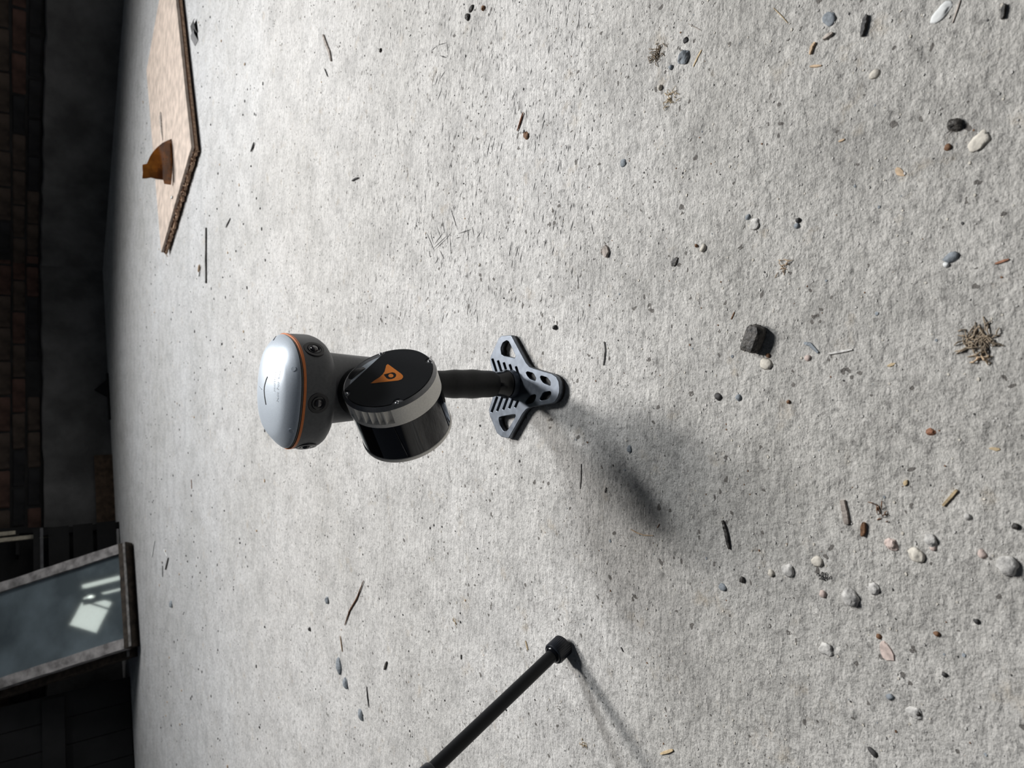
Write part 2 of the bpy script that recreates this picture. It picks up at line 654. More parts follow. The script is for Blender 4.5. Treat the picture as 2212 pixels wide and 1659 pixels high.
# neck between the grip and the head
NECK = [(0.122, 0.018, 0.017, 0.668), (0.140, 0.024, 0.020, 0.672), (0.160, 0.030, 0.023, 0.679), (0.185, 0.0335, 0.025, 0.688),
        (0.210, 0.0355, 0.0265, 0.691), (0.235, 0.0375, 0.028, 0.691), (0.262, 0.0395, 0.030, 0.690)]
part('neck', loft([superellipse(a, b, 3.2, 56, math.radians(-4), -0.004, y, z) for z, a, b, y in NECK]), MT['neck'])

# head
HX, HY, HZ = -0.0068, 0.689, 0.2795
HA, HB, HP, HROT = 0.0575, 0.0565, 2.45, math.radians(-14)
NH = 96


def head_ring(scale, z, da=0.0):
    return superellipse((HA + da) * scale, (HB + da) * scale, HP, NH, HROT, HX, HY, HZ + z)


part('head_shell', loft([head_ring(0.62, -0.0362), head_ring(0.75, -0.0356), head_ring(0.85, -0.0334), head_ring(0.925, -0.0300), head_ring(0.972, -0.0262),
                         head_ring(0.993, -0.0224), head_ring(1.0, -0.0180), head_ring(1.0, -0.0003)]), MT['shell'])
part('orange_band', loft([head_ring(1.0, -0.0006, 0.0004), head_ring(1.0, 0.0019, 0.0004)]), MT['orange'])
part('gasket', loft([head_ring(0.985, 0.0015), head_ring(0.985, 0.0030)]), MT['gasket_pale'])
part('shadow_gap', loft([head_ring(0.972, 0.0025), head_ring(0.972, 0.0042)]), MT['gasket'])
DOME = [(1.0, 0.0040), (0.995, 0.0048), (0.955, 0.0078), (0.885, 0.0115), (0.815, 0.0146), (0.765, 0.0163), (0.70, 0.0178), (0.60, 0.0195),
        (0.47, 0.0213), (0.32, 0.0229), (0.16, 0.0238), (0.04, 0.0241)]
part('top_cover', loft([head_ring(0.985 * s, z) for s, z in DOME]), MT['silver'], smooth=60)


def se_radius(dx, dy):
    """scale factor of the head's outline at this offset from its axis"""
    x = dx * math.cos(-HROT) - dy * math.sin(-HROT)
    y = dx * math.sin(-HROT) + dy * math.cos(-HROT)
    return ((abs(x) / HA) ** HP + (abs(y) / HB) ** HP) ** (1 / HP) / 0.985


def dome_z(x, y):
    s = se_radius(x - HX, y - HY)
    for (s0, z0), (s1, z1) in zip(DOME[:-1], DOME[1:]):
        if s1 <= s <= s0:
            return HZ + z0 + (z1 - z0) * (s0 - s) / (s0 - s1)
    return HZ + (DOME[-1][1] if s < DOME[-1][0] else DOME[0][1])


def on_dome(px, py):
    z = HZ + 0.018
    for _ in range(12):
        p = gnd(px, py, z)
        z = 0.5 * z + 0.5 * dome_z(p.x, p.y)
    p = gnd(px, py, z)
    return Vector((p.x, p.y, dome_z(p.x, p.y)))


def dome_strip(name, pts, w, material, lift=0.00025):
    pts = [on_dome(*p) for p in pts]
    vs, fs = [], []
    for i, p in enumerate(pts):
        t = (pts[min(i + 1, len(pts) - 1)] - pts[max(i - 1, 0)]).normalized()
        s = Vector((0, 0, 1)).cross(t).normalized() * (w / 2)
        for q in (p - s, p + s):
            vs.append(Vector((q.x, q.y, dome_z(q.x, q.y) + lift)))
        for q in (p + s, p - s):
            vs.append(Vector((q.x, q.y, dome_z(q.x, q.y) - 0.0008)))
    n = len(pts)
    for i in range(n - 1):
        for k in range(4):
            fs.append((i * 4 + k, i * 4 + (k + 1) % 4, i * 4 + 4 + (k + 1) % 4, i * 4 + 4 + k))
    fs.append((0, 1, 2, 3))
    fs.append(tuple((n - 1) * 4 + k for k in range(4)))
    return part(name, (vs, fs), material, smooth=None)


dome_strip('light_slot', [(578, 814), (575, 821), (572.8, 829), (571.3, 836), (570.8, 843), (571.2, 850), (572.2, 858), (573.4, 866), (574.7, 874)], 0.0014, MT['slot'], 0.0004)
dome_strip('cover_notch', [(591, 735), (593, 732), (596.5, 726.5)], 0.0008, MT['slot'], 0.0006)
dome_strip('scratch', [(560.5, 834.5), (563.5, 838), (566, 841)], 0.0006, MT['engrave'], 0.0006)
for (px, py, r) in ((636.5, 797, 0.0024), (629, 931, 0.0024)):
    p = on_dome(px, py)
    e = 0.002
    nrm = Vector((-(dome_z(p.x + e, p.y) - dome_z(p.x - e, p.y)) / (2 * e), -(dome_z(p.x, p.y + e) - dome_z(p.x, p.y - e)) / (2 * e), 1)).normalized()
    part('screw_plug', lathe([(0.0, -0.001), (r, -0.001), (r, 0.00035), (0.0, 0.00035)], 24, p, nrm), MT['plug'], smooth=None)

# faint engraved wording on the cover
for body, (ax, ay), (bx, by) in (('PROTOTYPE', (594.5, 846), (598.5, 792)), ('Not For Sale', (601.5, 869), (607.5, 799))):
    cu = bpy.data.curves.new('lettering', 'FONT')
    cu.body = body
    cu.align_x = 'LEFT'
    cu.resolution_u = 2
    tmp = bpy.data.objects.new('lettering_tmp', cu)
    COL.objects.link(tmp)
    bpy.context.view_layer.update()
    me = bpy.data.meshes.new_from_object(tmp.evaluated_get(bpy.context.evaluated_depsgraph_get()))
    bpy.data.objects.remove(tmp)
    A, B = on_dome(ax, ay), on_dome(bx, by)
    wid = max(q.co.x for q in me.vertices)
    u = (B - A)
    sc = u.length / wid
    u = Vector((u.x, u.y, 0)).normalized()
    vv = Vector((-u.y, u.x, 0))
    for q in me.vertices:
        p = A + u * (q.co.x * sc) + vv * (q.co.y * sc * 0.72)
        q.co = Vector((p.x, p.y, dome_z(p.x, p.y) + 0.0003)) - R0
    add('lettering', me, MT['engrave'], scanner)


# three cameras round the head shell
def shell_point(az, z):
    """outermost point of the shell in the direction az (0 = towards the camera, + to the right)"""
    d = Vector((math.sin(az), -math.cos(az), 0))
    lo, hi = 0.0, 0.1
    for _ in range(40):
        m_ = (lo + hi) / 2
        if se_radius(d.x * m_, d.y * m_) * 0.985 < 1:
            lo = m_
        else:
            hi = m_
    p0 = Vector((HX, HY, HZ + z)) + d * lo
    e = 0.004
    q1 = Vector((math.sin(az + 0.05), -math.cos(az + 0.05), 0))
    return p0, d, lo


for az, z in ((43, -0.0130), (-12, -0.0130), (-69, -0.0130)):
    a = math.radians(az)
    p, d, r = shell_point(a, z)
    p1, _, _ = shell_point(a + 0.12, z)
    p2, _, _ = shell_point(a - 0.12, z)
    t = (p1 - p2).normalized()
    nrm = Vector((t.y, -t.x, 0))
    if nrm.dot(d) < 0:
        nrm = -nrm
    ring = part('camera_lens', lathe([(0.0, -0.0035), (0.0104, -0.0035), (0.0104, -0.0002), (0.0099, 0.0003), (0.0072, 0.0004), (0.0066, 0.0000), (0.0, 0.0000)], 40, p, nrm),
                MT['lens_ring'])
    part('lens_well', lathe([(0.0066, 0.00025), (0.0060, 0.0007), (0.0040, 0.00045), (0.0038, 0.0003), (0.0, 0.0003)], 40, p, nrm), MT['lens_inner'], ring)
    part('lens_glass', lathe([(0.0036, 0.0004), (0.0034, 0.0012), (0.0027, 0.0019), (0.0015, 0.0023), (0.0, 0.0024)], 32, p, nrm), MT['lens_glass'], ring)

# lidar: a short tilted drum with a black end plate
LN = Vector((0.761, -0.402, 0.50)).normalized()
LD = 0.672
LP = CAMP + ray(839, 814) * LD           # centre of the end plate
LR = 0.0485
# a ledge of black plastic holding the drum against the neck
part('lidar_bracket', loft([superellipse(0.026, 0.024, 3.5, 40, 0, 0, 0, 0)] * 1 + []) if False else
     lathe([(0.0, 0.0), (0.0250, 0.0), (0.0262, 0.002), (0.0262, 0.028), (0.0245, 0.032), (0.0, 0.032)], 48, (-0.008, 0.678, 0.211), (0.0, -1, -0.12)), MT['boss'])
lidar = part('lidar_drum', lathe([(0.0, -0.0700), (LR * 0.97, -0.0700), (LR * 0.985, -0.0690), (LR * 0.985, -0.0240), (0.0, -0.0240)], 96, LP, LN), MT['lidar_glass'])
part('lidar_end_ring', lathe([(LR * 0.90, -0.0735), (LR * 0.99, -0.0735), (LR * 1.0, -0.0725), (LR * 1.0, -0.0692), (LR * 0.98, -0.0688)], 96, LP, LN), MT['beige'], lidar)

# beige band with cooling grooves cut into one stretch of it
la, lb, lc = frame_from(LN)


def drum_angle(px, py):
    """angle round the drum of the point seen at this pixel on the band"""
    p = on_plane(px, py, LP - LN * 0.012, LN) - LP
    return math.atan2(p.dot(lb), p.dot(la))


nb = 240
verts, faces = [], []
g0 = drum_angle(782, 905)
grooves = []
for k in range(7):
    grooves.append(g0)
band_prof = [(-0.0250), (-0.0245), (-0.0205), (-0.0195), (-0.0050), (-0.0040)]
# grooves: angular spans measured from the drum's visible lower left flank
gx = [(748, 874), (760, 886), (775, 899), (790, 906), (805, 909), (820, 911), (840, 908)]
ga = [drum_angle(*q) for q in gx]
for i in range(nb):
    w = 2 * math.pi * i / nb
    ing = 0.0
    for a0 in ga:
        dlt = (w - a0 + math.pi) % (2 * math.pi) - math.pi
        if abs(dlt) < 0.060:
            ing = 0.0030 * math.sqrt(max(0.0, 1 - (dlt / 0.060) ** 2)) + 0.0010
    for k, t in enumerate(band_prof):
        r = LR * (0.985 if k == 0 else 1.0)
        if k in (3, 4):
            r -= ing
        if k == 5:
            r = LR - ing * 0.9
        verts.append(LP + la * (r * math.cos(w)) + lb * (r * math.sin(w)) + lc * t)
nk = len(band_prof)
for i in range(nb):
    j = (i + 1) % nb
    for k in range(nk - 1):
        faces.append((i * nk + k, j * nk + k, j * nk + k + 1, i * nk + k + 1))
part('lidar_band', (verts, faces), MT['beige'], lidar, smooth=30)
part('lidar_rim', lathe([(LR * 0.99, -0.0048), (LR * 1.0, -0.0042), (LR * 0.995, -0.0036), (LR * 0.945, 0.0000), (LR * 0.935, -0.0004), (LR * 0.5, -0.0008)], 96, LP, LN), MT['rim'], lidar)
part('lidar_face', lathe([(LR * 0.936, -0.0016), (LR * 0.936, -0.0005), (0.0, -0.0005)], 96, LP, LN), MT['face_metal'], lidar)

# black end plate: a disc with one straight side and four notches for screws
LPL = LP + LN * 0.0003


def disc_uv(px, py):
    p = on_plane(px, py, LPL, LN) - LPL
    return Vector((p.dot(la), p.dot(lb)))


c1, c2 = disc_uv(752, 834), disc_uv(818, 766)
ch_n = Vector((-(c2 - c1).y, (c2 - c1).x)).normalized()
if ch_n.dot(c1) < 0:
    ch_n = -ch_n
ch_d = ch_n.dot(c1)
RP = LR * 0.928
scr = [disc_uv(823, 764), disc_uv(930, 778), disc_uv(858, 869), disc_uv(754, 848)]
scr = [s.normalized() * LR * 0.915 for s in scr]
pts = []
for i in range(200):
    w = 2 * math.pi * i / 200
    q = Vector((RP * math.cos(w), RP * math.sin(w)))
    if q.dot(ch_n) > ch_d:
        continue
    for s in scr:
        dv = q - s
        if dv.length < 0.0046:
            # swing the outline inward round the screw
            inward = -s.normalized()
            side = Vector((-inward.y, inward.x))
            k = dv.dot(side)
            q = s + side * k + inward * math.sqrt(max(0.0, 0.0046 ** 2 - k * k))
    pts.append(q)
fm = flat_shape('end_plate', [(p.x, p.y) for p in pts], (), 0.0003, 0.0)
for w in fm.vertices:
    w.co = LPL + la * w.co.x + lb * w.co.y + lc * w.co.z - R0
ep = add('end_plate', fm, MT['face'], lidar, label='black end plate with an orange fin logo')
for s in scr:
    c = LPL + la * s.x + lb * s.y
    part('screw', lathe([(0.0, -0.0012), (0.0019, -0.0012), (0.0019, 0.0002), (0.0014, 0.0006), (0.0006, 0.0007), (0.0004, 0.0002), (0.0, 0.0002)], 20, c, LN), MT['steel'], lidar)


def zlogo(x, y):
    return disc_uv(720 + x / 7.9, 720 + y / 7.9)


fin = [(640, 858), (700, 812), (790, 756), (845, 705), (878, 655), (893, 600), (905, 552), (932, 530), (962, 550), (1060, 622), (1160, 695), (1188, 725),
       (1194, 752), (1170, 788), (1110, 810), (900, 832), (700, 855)]
dee = [(862, 708), (940, 688), (1010, 670), (1050, 680), (1076, 708), (1072, 740), (1046, 768), (1000, 786), (950, 790), (912, 772), (882, 738)]
hole = [(985 + 44 * math.cos(w), 728 + 31 * math.sin(w)) for w in np.linspace(0, 2 * math.pi, 20, endpoint=False)]


def decal(name, outline, holes_, material, lift, parent):
    me = flat_shape(name, [zlogo(*p) for p in outline], [[zlogo(*p) for p in h] for h in holes_], 0.00004, 0)
    for w in me.vertices:
        w.co = LPL + la * w.co.x + lb * w.co.y + lc * (w.co.z + lift) - R0
    return add(name, me, material, parent)


decal('fin_logo', fin, [dee], MT['logo'], 0.0004, ep)
decal('logo_dot', hole, [], MT['logo'], 0.0004, ep)

# ------------------------------------------------------------------ leaning pole foot
PF = gnd(1222, 1388)
PT = CAMP + ray(930, 1662) * 0.63
pd = (PT - (PF + Vector((0, 0, 0.004)))).normalized()
pole = empty('support_pole', PF, 'slim black leaning pole with a ribbed round foot beside the scanner', 'pole')


def ppart(name, vf, material, smooth=35):
    v, f = vf
    return add(name, mesh(name, rel(v, pole), f, smooth), material, pole)


P0 = PF + pd * 0.0035
ppart('pole_tube', lathe([(0.0, 0.016), (0.0070, 0.016), (0.0070, 0.70), (0.0, 0.70)], 40, P0, pd), MT['pole'])
ppart('foot_knob', lathe([(0.0, 0.0), (0.0108, 0.0), (0.0121, 0.0012), (0.0121, 0.0175), (0.0113, 0.0190), (0.0106, 0.0192), (0.0, 0.0192)], 72, P0, pd, (0.001, 0.018, 0.022)),
      MT['knob'])
ppart('pole_joint', lathe([(0.0072, (PT - P0).length - 0.002), (0.0088, (PT - P0).length), (0.0092, (PT - P0).length + 0.004), (0.0092, (PT - P0).length + 0.03), (0.0072, (PT - P0).length + 0.032)], 40, P0, pd), MT['knob'])
ppart('foot_ring', lathe([(0.0070, 0.0185), (0.0098, 0.0190), (0.0094, 0.0203), (0.0080, 0.0215), (0.0070, 0.0218)], 48, P0, pd), MT['collar'])

# ------------------------------------------------------------------ chipboard panel with the amber shard on it
MT['ply_top'] = mat('weathered_chipboard_face', (0.50, 0.41, 0.345), 0.75, 0, (26, 0.22), (260, 0.25, 0.002))
MT['ply_core'] = mat('dark_glue_core', (0.15, 0.062, 0.028), 0.85, 0, (60, 0.4), (200, 0.4, 0.003))
MT['ply_low'] = mat('brown_chipboard_edge', (0.50, 0.33, 0.22), 0.85, 0, (90, 0.35), (200, 0.4, 0.003))
BT = 0.030
bA, bB, bC = gnd(413, 318, BT), gnd(348, 545, BT), gnd(308.5, 194, BT)
uAB = (bB - bA)
LAB = uAB.length
uAB.normalize()
uAD = Vector((uAB.y, -uAB.x, 0))
if uAD.x < 0:
    uAD = -uAD
WAD = (bC - bB).dot(uAD) * 1.0
board = empty('chipboard_panel', Vector((bA.x, bA.y, 0)), 'pale tan chipboard panel with a splintered edge lying by the wall', 'board')
rb = random.Random(12)
jag = []
nj = 70
for i in range(nj + 1):
    jag.append(i / nj)


def board_layer(name, z0, z1, material, out, rough_amp):
    pts = []
    # AB is the broken edge, AD the sawn edge
    for t in jag:
        pts.append(bA + uAB * (LAB * t) - uAD * (out + (rb.uniform(-1, 1) * rough_amp if 0 < t < 1 else 0)))
    pts.append(bB + uAD * WAD + uAB * 0.0)
    pts.append(bA + uAD * (WAD + 0.02) - uAB * 0.0)
    pts += [bA + uAD * (WAD * k) - uAB * (rb.uniform(-1, 1) * 0.0015) for k in (0.85, 0.7, 0.55, 0.4, 0.25, 0.12)]
    n = len(pts)
    l = board.location
    vs = [Vector((p.x - l.x, p.y - l.y, z0)) for p in pts] + [Vector((p.x - l.x, p.y - l.y, z1)) for p in pts]
    fs = [(i, (i + 1) % n, n + (i + 1) % n, n + i) for i in range(n)] + [tuple(range(n)), tuple(range(n, 2 * n))]
    return add(name, mesh(name, vs, fs), material, board)


board_layer('bottom_ply', 0.0075, 0.0165, MT['ply_low'], 0.006, 0.010)
board_layer('core_ply', 0.0165, 0.0200, MT['ply_core'], 0.002, 0.008)
board_layer('top_ply', 0.0200, BT, MT['ply_top'], 0.0, 0.0022)
# two low battens keep the panel off the floor
for k in (0.06, 0.80):
    c = bA + uAB * (LAB * 0.5) + uAD * (WAD * k)
    l = board.location
    a_, b_2 = uAB * (LAB * 0.36), uAD * 0.02
    vs = [Vector((q.x - l.x, q.y - l.y, z)) for z in (0.0, 0.0080) for q in (c - a_ - b_2, c + a_ - b_2, c + a_ + b_2, c - a_ + b_2)]
    add('underside_cleat', mesh('underside_cleat', vs, [(0, 1, 2, 3), (4, 5, 6, 7), (0, 1, 5, 4), (1, 2, 6, 5), (2, 3, 7, 6), (3, 0, 4, 7)]), MT['ply_core'], board)
# torn fibres along the broken edge
vs, fs = [], []
for i in range(130):
    t = rb.random()
    p = bA + uAB * (LAB * t) - uAD * rb.uniform(0.0, 0.012)
    z = rb.uniform(0.008, 0.0225)
    d = (uAB * rb.uniform(-1, 1) - uAD * rb.uniform(0.1, 0.9) + Vector((0, 0, rb.uniform(-.4, .2)))).normalized()
    a_, q = d * rb.uniform(0.006, 0.018), Vector((0, 0, rb.uniform(0.001, 0.003)))
    sd = uAB * rb.uniform(0.001, 0.004)
    b0 = len(vs)
    p = p - Vector((board.location.x, board.location.y, 0))
    p.z = z
    vs += [p - sd, p + sd, p + q, p + a_]
    fs += [(b0, b0 + 1, b0 + 2), (b0, b0 + 1, b0 + 3), (b0 + 1, b0 + 2, b0 + 3), (b0 + 2, b0, b0 + 3)]
fo = add('torn_fibres', mesh('torn_fibres', vs, fs), MT['ply_low'], board)
fo['kind'] = 'stuff'

# amber shard: a curved piece of thick brown glass standing on its long edge
MT['amber'] = mat('amber_glass', (0.30, 0.085, 0.010), 0.07, 0, (11, 0.75), trans=0.45, ior=1.5, coat=0.4, col2=(0.62, 0.24, 0.035))
MT['amber_edge'] = mat('pale_glass_edge', (0.72, 0.62, 0.52), 0.15, 0, (60, 0.1))
sh_pts = [(1092, 325), (1000, 362), (850, 440), (700, 572), (600, 682), (530, 790), (470, 930), (448, 975), (345, 990), (350, 1150), (352, 1312), (440, 1318), (560, 1305),
          (700, 1345), (880, 1372), (912, 1465), (1078, 1490), (1094, 1200), (1100, 800)]
q0 = gnd(280 + 1096 / 11.85, 270 + 900 / 11.85, BT + 0.001)
nb_ = Vector((0.10, -0.97, 0.0)).normalized()
sh_b = gnd(280 + 1090 / 11.85, 270 + 325 / 11.85, BT)
uu = Vector((0, 0, 1)).cross(nb_).normalized()
sp2 = []
for (x, y) in sh_pts:
    p = on_plane(280 + x / 11.85, 270 + y / 11.85, q0, nb_)
    sp2.append(((p - q0).dot(uu), max(0.0, p.z - q0.z)))
me = flat_shape('glass_shard', sp2, (), 0.0022, 0.0004)
bm = bmesh.new()
bm.from_mesh(me)
bmesh.ops.triangulate(bm, faces=bm.faces)
bmesh.ops.subdivide_edges(bm, edges=[e for e in bm.edges if e.calc_length() > 0.02], cuts=3)
bm.to_mesh(me)
bm.free()
for w in me.vertices:
    x, y, z = w.co
    bow = 0.9 * (x * x) * 2.2 + 0.35 * y * y * 3
    p = uu * x + Vector((0, 0, y)) - nb_ * (z * -1.0 + bow)
    w.co = p
me.polygons.foreach_set('use_smooth', [True] * len(me.polygons))
me.set_sharp_from_angle(angle=math.radians(50))
sh = add('glass_shard', me, MT['amber'], label='curved amber glass shard standing on the chipboard panel', cat='glass shard')
sh.location = q0

# ------------------------------------------------------------------ old window sashes leaning by the wall
MT['paint'] = mat('flaking_white_paint', (0.36, 0.34, 0.335), 0.75, 0, (22, 0.45), (90, 0.5, 0.004))
MT['old_wood'] = mat('dark_weathered_wood', (0.060, 0.046, 0.034), 0.8, 0, (30, 0.5), (90, 0.5, 0.004))
MT['pane'] = mat('sky_tinted_glass', (0.17, 0.212, 0.235), 0.05, 0, (3.5, 0.4), coat=0.7, spec=0.8)  # blue-grey sky reflection put into the glass colour
MT['putty'] = mat('grey_putty', (0.25, 0.24, 0.23), 0.85, 0, (40, 0.4))
MT['tarnish'] = mat('tarnished_metal_strip', (0.25, 0.23, 0.19), 0.4, 0.8, (60, 0.4))


def sash(name, pr, pl, alpha, length, back, label, glass, paint, thick=0.055, stile=0.052, rail=0.045):
    """sash resting on the floor on its bottom edge from pr (right) to pl (left), leaning back by alpha"""
    W = (pl - pr).length
    bx = (pl - pr).normalized()
    nn = Vector((bx.y, -bx.x, 0))
    if nn.y < 0:
        nn = -nn
    root = empty(name, pr + nn * back, label, 'window sash', 'old window sashes leaning by the wall')
    sd = Vector((0, 0, math.cos(alpha))) + nn * math.sin(alpha)      # up the sash
    ft = -nn * math.cos(alpha) + Vector((0, 0, math.sin(alpha)))     # out of its face
    lift = 0.0

    def bar(nm, u0, u1, v0, v1, w0, w1, m, parent=root, jitter=0.0):
        rr = random.Random(hash((nm, round(u0, 3), round(v0, 3))) & 0xffff)
        # w is measured back from the face; the lower back edge touches the floor
        n = 14
        vs, fs = [], []
        for i in range(n + 1):
            t = i / n
            for (w_, e_) in ((w0, 0), (w1, 0), (w1, 1), (w0, 1)):
                if u1 - u0 > v1 - v0:
                    u = u0 + (u1 - u0) * t
                    v_ = (v0 if e_ == 0 else v1) + rr.uniform(-1, 1) * jitter
                else:
                    v_ = v0 + (v1 - v0) * t
                    u = (u0 if e_ == 0 else u1) + rr.uniform(-1, 1) * jitter
                vs.append(bx * u + sd * v_ - ft * w_ + Vector((0, 0, lift)))
        for i in range(n):
            for k in range(4):
                fs.append((i * 4 + k, i * 4 + (k + 1) % 4, i * 4 + 4 + (k + 1) % 4, i * 4 + 4 + k))
        fs += [(0, 1, 2, 3), tuple(n * 4 + k for k in range(4))]
        return add(nm, mesh(nm, vs, fs), m, parent)

    lift = thick * math.sin(alpha) + 0.001
    bar('bottom_rail', 0, W, 0, rail, 0, thick, MT['old_wood'], jitter=0.001)  # dark on the white sash too: shade of its down-facing edge in the colour
    bar('top_rail', 0, W, length - rail, length, 0, thick, MT['old_wood'], jitter=0.001)
    bar('stile', 0, stile, rail, length - rail, 0.001, thick - 0.001, paint, jitter=0.0016)
    bar('stile', W - stile, W, rail, length - rail, 0.001, thick - 0.001, paint, jitter=0.0016)
    bar('bead', 0.002, W - 0.002, 0.004, 0.016, -0.005, 0.002, MT['putty'], jitter=0.0007)
    if glass is not None:
        g = bar('pane', stile - 0.006, W - stile + 0.006, rail - 0.006, length - rail + 0.006, 0.018, 0.022, glass)
    return root, bx, nn, sd, ft


w_r, w_l = gnd(289, 1168), gnd(304, 1392)
sash('window_sash', w_r, w_l, math.radians(41), 1.15, 0.0, 'front window sash with flaking white frame and pane coloured like reflected sky', MT['pane'], MT['paint'])
bdir = (w_l - w_r).normalized()
sash('window_sash', w_r + bdir * 0.085 + Vector((0.0, 0.11, 0)), w_l + bdir * 0.085 + Vector((0.0, 0.11, 0)), math.radians(41), 1.1, 0.0,
     'dark wooden window sash tucked behind the white framed one', MT['pane'], MT['old_wood'])

# a small roof window high above, mirrored by the front pane
MT['sky_pane'] = bpy.data.materials.new('lit_roof_window')
MT['sky_pane'].use_nodes = True
_b = MT['sky_pane'].node_tree.nodes['Principled BSDF']
_b.inputs['Emission Color'].default_value = (0.90, 1.0, 0.92, 1)
_b.inputs['Emission Strength'].default_value = 6.0
_bx = (w_l - w_r).normalized()
_nn = Vector((_bx.y, -_bx.x, 0))
_nn = _nn if _nn.y > 0 else -_nn
_al = math.radians(41)
_ft = -_nn * math.cos(_al) + Vector((0, 0, math.sin(_al)))
_p = on_plane(192, 1325, w_r + Vector((0, 0, 0.03)), _ft)
_d = (_p - CAMP).normalized()
_r = _d - _ft * (2 * _d.dot(_ft))
_s = _p + _r * ((3.0 - _p.z) / _r.z)
win = empty('window_1', _s)
tag(win, 'small bright roof window above the sashes', None, None, 'structure')
v, f = box(-0.14, 0.14, -0.11, 0.11, 0, 0.02)
add('roof_pane', mesh('roof_pane', v, f), MT['sky_pane'], win)
for (x0, x1, y0, y1) in ((-0.18, -0.14, -0.15, 0.15), (0.14, 0.18, -0.15, 0.15), (-0.14, 0.14, -0.15, -0.11), (-0.14, 0.14, 0.11, 0.15), (0.07, 0.083, -0.11, 0.11)):
    v, f = box(x0, x1, y0, y1, -0.015, 0.04)
    add('frame_bar', mesh('frame_bar', v, f), MT['old_wood'], win)

# two unseen glowing slits added overhead for thin streaks in the pane
for _n, (_qx, _qy, _len) in enumerate(((216, 1257, 0.30), (222, 1281, 0.26))):
    _p = on_plane(_qx, _qy, w_r + Vector((0, 0, 0.03)), _ft)
    _p2 = on_plane(_qx - 20, _qy + 5, w_r + Vector((0, 0, 0.03)), _ft)
    _e = []
    for _q in (_p, _p2):
        _d = (_q - CAMP).normalized()
        _r = _d - _ft * (2 * _d.dot(_ft))
        _e.append(_q + _r * ((3.0 - _q.z) / _r.z))
    gap = empty('window_%d' % (_n + 2), _e[0], rotz=math.atan2(_e[1].y - _e[0].y, _e[1].x - _e[0].x))
    tag(gap, ('wider' if _n == 0 else 'finer') + ' glowing slit added above the sashes', None, None, 'structure')
    _w = 0.020 if _n == 0 else 0.010
    v, f = box(-_len / 2, _len / 2, -_w, _w, 0, 0.02)
    add('roof_pane', mesh('roof_pane', v, f), MT['sky_pane'], gap)
    for _y0, _y1 in ((-_w - 0.05, -_w), (_w, _w + 0.05)):
        v, f = box(-_len / 2 - 0.05, _len / 2 + 0.05, _y0, _y1, -0.01, 0.03)
        add('slit_board', mesh('slit_board', v, f), MT['old_wood'], gap)

MT['black_board'] = mat('blackened_board', (0.011, 0.0105, 0.011), 0.7, 0, (8, 0.4), (60, 0.3, 0.004))

# ledge goods and scraps along the wall foot
MT['pale_wood'] = mat('pale_bare_wood', (0.62, 0.56, 0.44), 0.75, 0, (40, 0.2), (120, 0.3, 0.002))
MT['brown_wood'] = mat('brown_batten_wood', (0.13, 0.085, 0.055), 0.85, 0, (30, 0.4), (90, 0.4, 0.003))
MT['grey_metal'] = mat('dull_grey_metal', (0.14, 0.14, 0.145), 0.5, 0.5, (30, 0.2))
wl = Matrix(((dirL.x, -dirL.y, 0, KX.x), (dirL.y, dirL.x, 0, KX.y), (0, 0, 1, 0), (0, 0, 0, 1)))


def on_wall(px, py, out):
    """point at this pixel on the plane lying out in front of the back wall; gives (u, out, z) along the wall"""
    n = Vector((-dirL.y, dirL.x, 0))
    p = on_plane(px, py, KX + n * out, n)
    q = p - KX
    return q.dot(dirL), out, p.z


def wall_box(name, u0, u1, o0, o1, z0, z1, m, parent, shear=0.0):
    v, f = box(u0, u1, o0, o1, z0, z1)
    v = [wl @ Vector((x + shear * (z - z0), y, z)) for x, y, z in v]
    return add(name, mesh(name, rel(v, parent), f), m, parent)


u_r = on_wall(112, 1142, 0.20)[0]
u_l = on_wall(112, 1262, 0.20)[0]
crate = empty('dark_crate', wl @ Vector(((u_r + u_l) / 2, 0.15, 0.0)), 'blackened open wooden crate standing behind the leaning window sashes', 'crate')
zb = on_wall(150, 1180, 0.26)[2]
wall_box('corner_post', u_r, u_r + 0.035, 0.075, 0.11, 0.0, 0.95, MT['black_board'], crate, -0.10)
wall_box('corner_post', u_l - 0.035, u_l, 0.075, 0.11, 0.0, 0.95, MT['black_board'], crate)
wall_box('corner_post', u_r + 0.02, u_r + 0.055, 0.24, 0.275, 0.0, 0.42, MT['black_board'], crate)
wall_box('corner_post', u_l - 0.055, u_l - 0.02, 0.24, 0.275, 0.0, 0.42, MT['black_board'], crate)
for z in (0.02, 0.14, 0.26):
    wall_box('board', u_r + 0.012, u_l - 0.012, 0.262, 0.280, z, z + 0.10, MT['black_board'], crate)
wall_box('back_panel', u_r, u_l, 0.070, 0.082, 0.02, 0.92, MT['black_board'], crate, -0.10)
wall_box('iron_strap', u_r + 0.01, u_l - 0.01, 0.279, 0.284, 0.385, 0.40, MT['grey_metal'], crate)
wall_box('floor_board', u_r + 0.012, u_l - 0.012, 0.09, 0.262, 0.33, 0.345, MT['black_board'], crate)
zt = on_wall(72, 1165, 0.28)[2]
wall_box('board', u_r + 0.012, u_l - 0.012, 0.262, 0.280, 0.402, zt, MT['black_board'], crate)
zs = on_wall(34, 1150, 0.21)[2]
wall_box('upper_shelf', u_r + 0.012, (u_r + u_l) / 2 - 0.03, 0.09, 0.215, zs - 0.015, zs, MT['black_board'], crate)
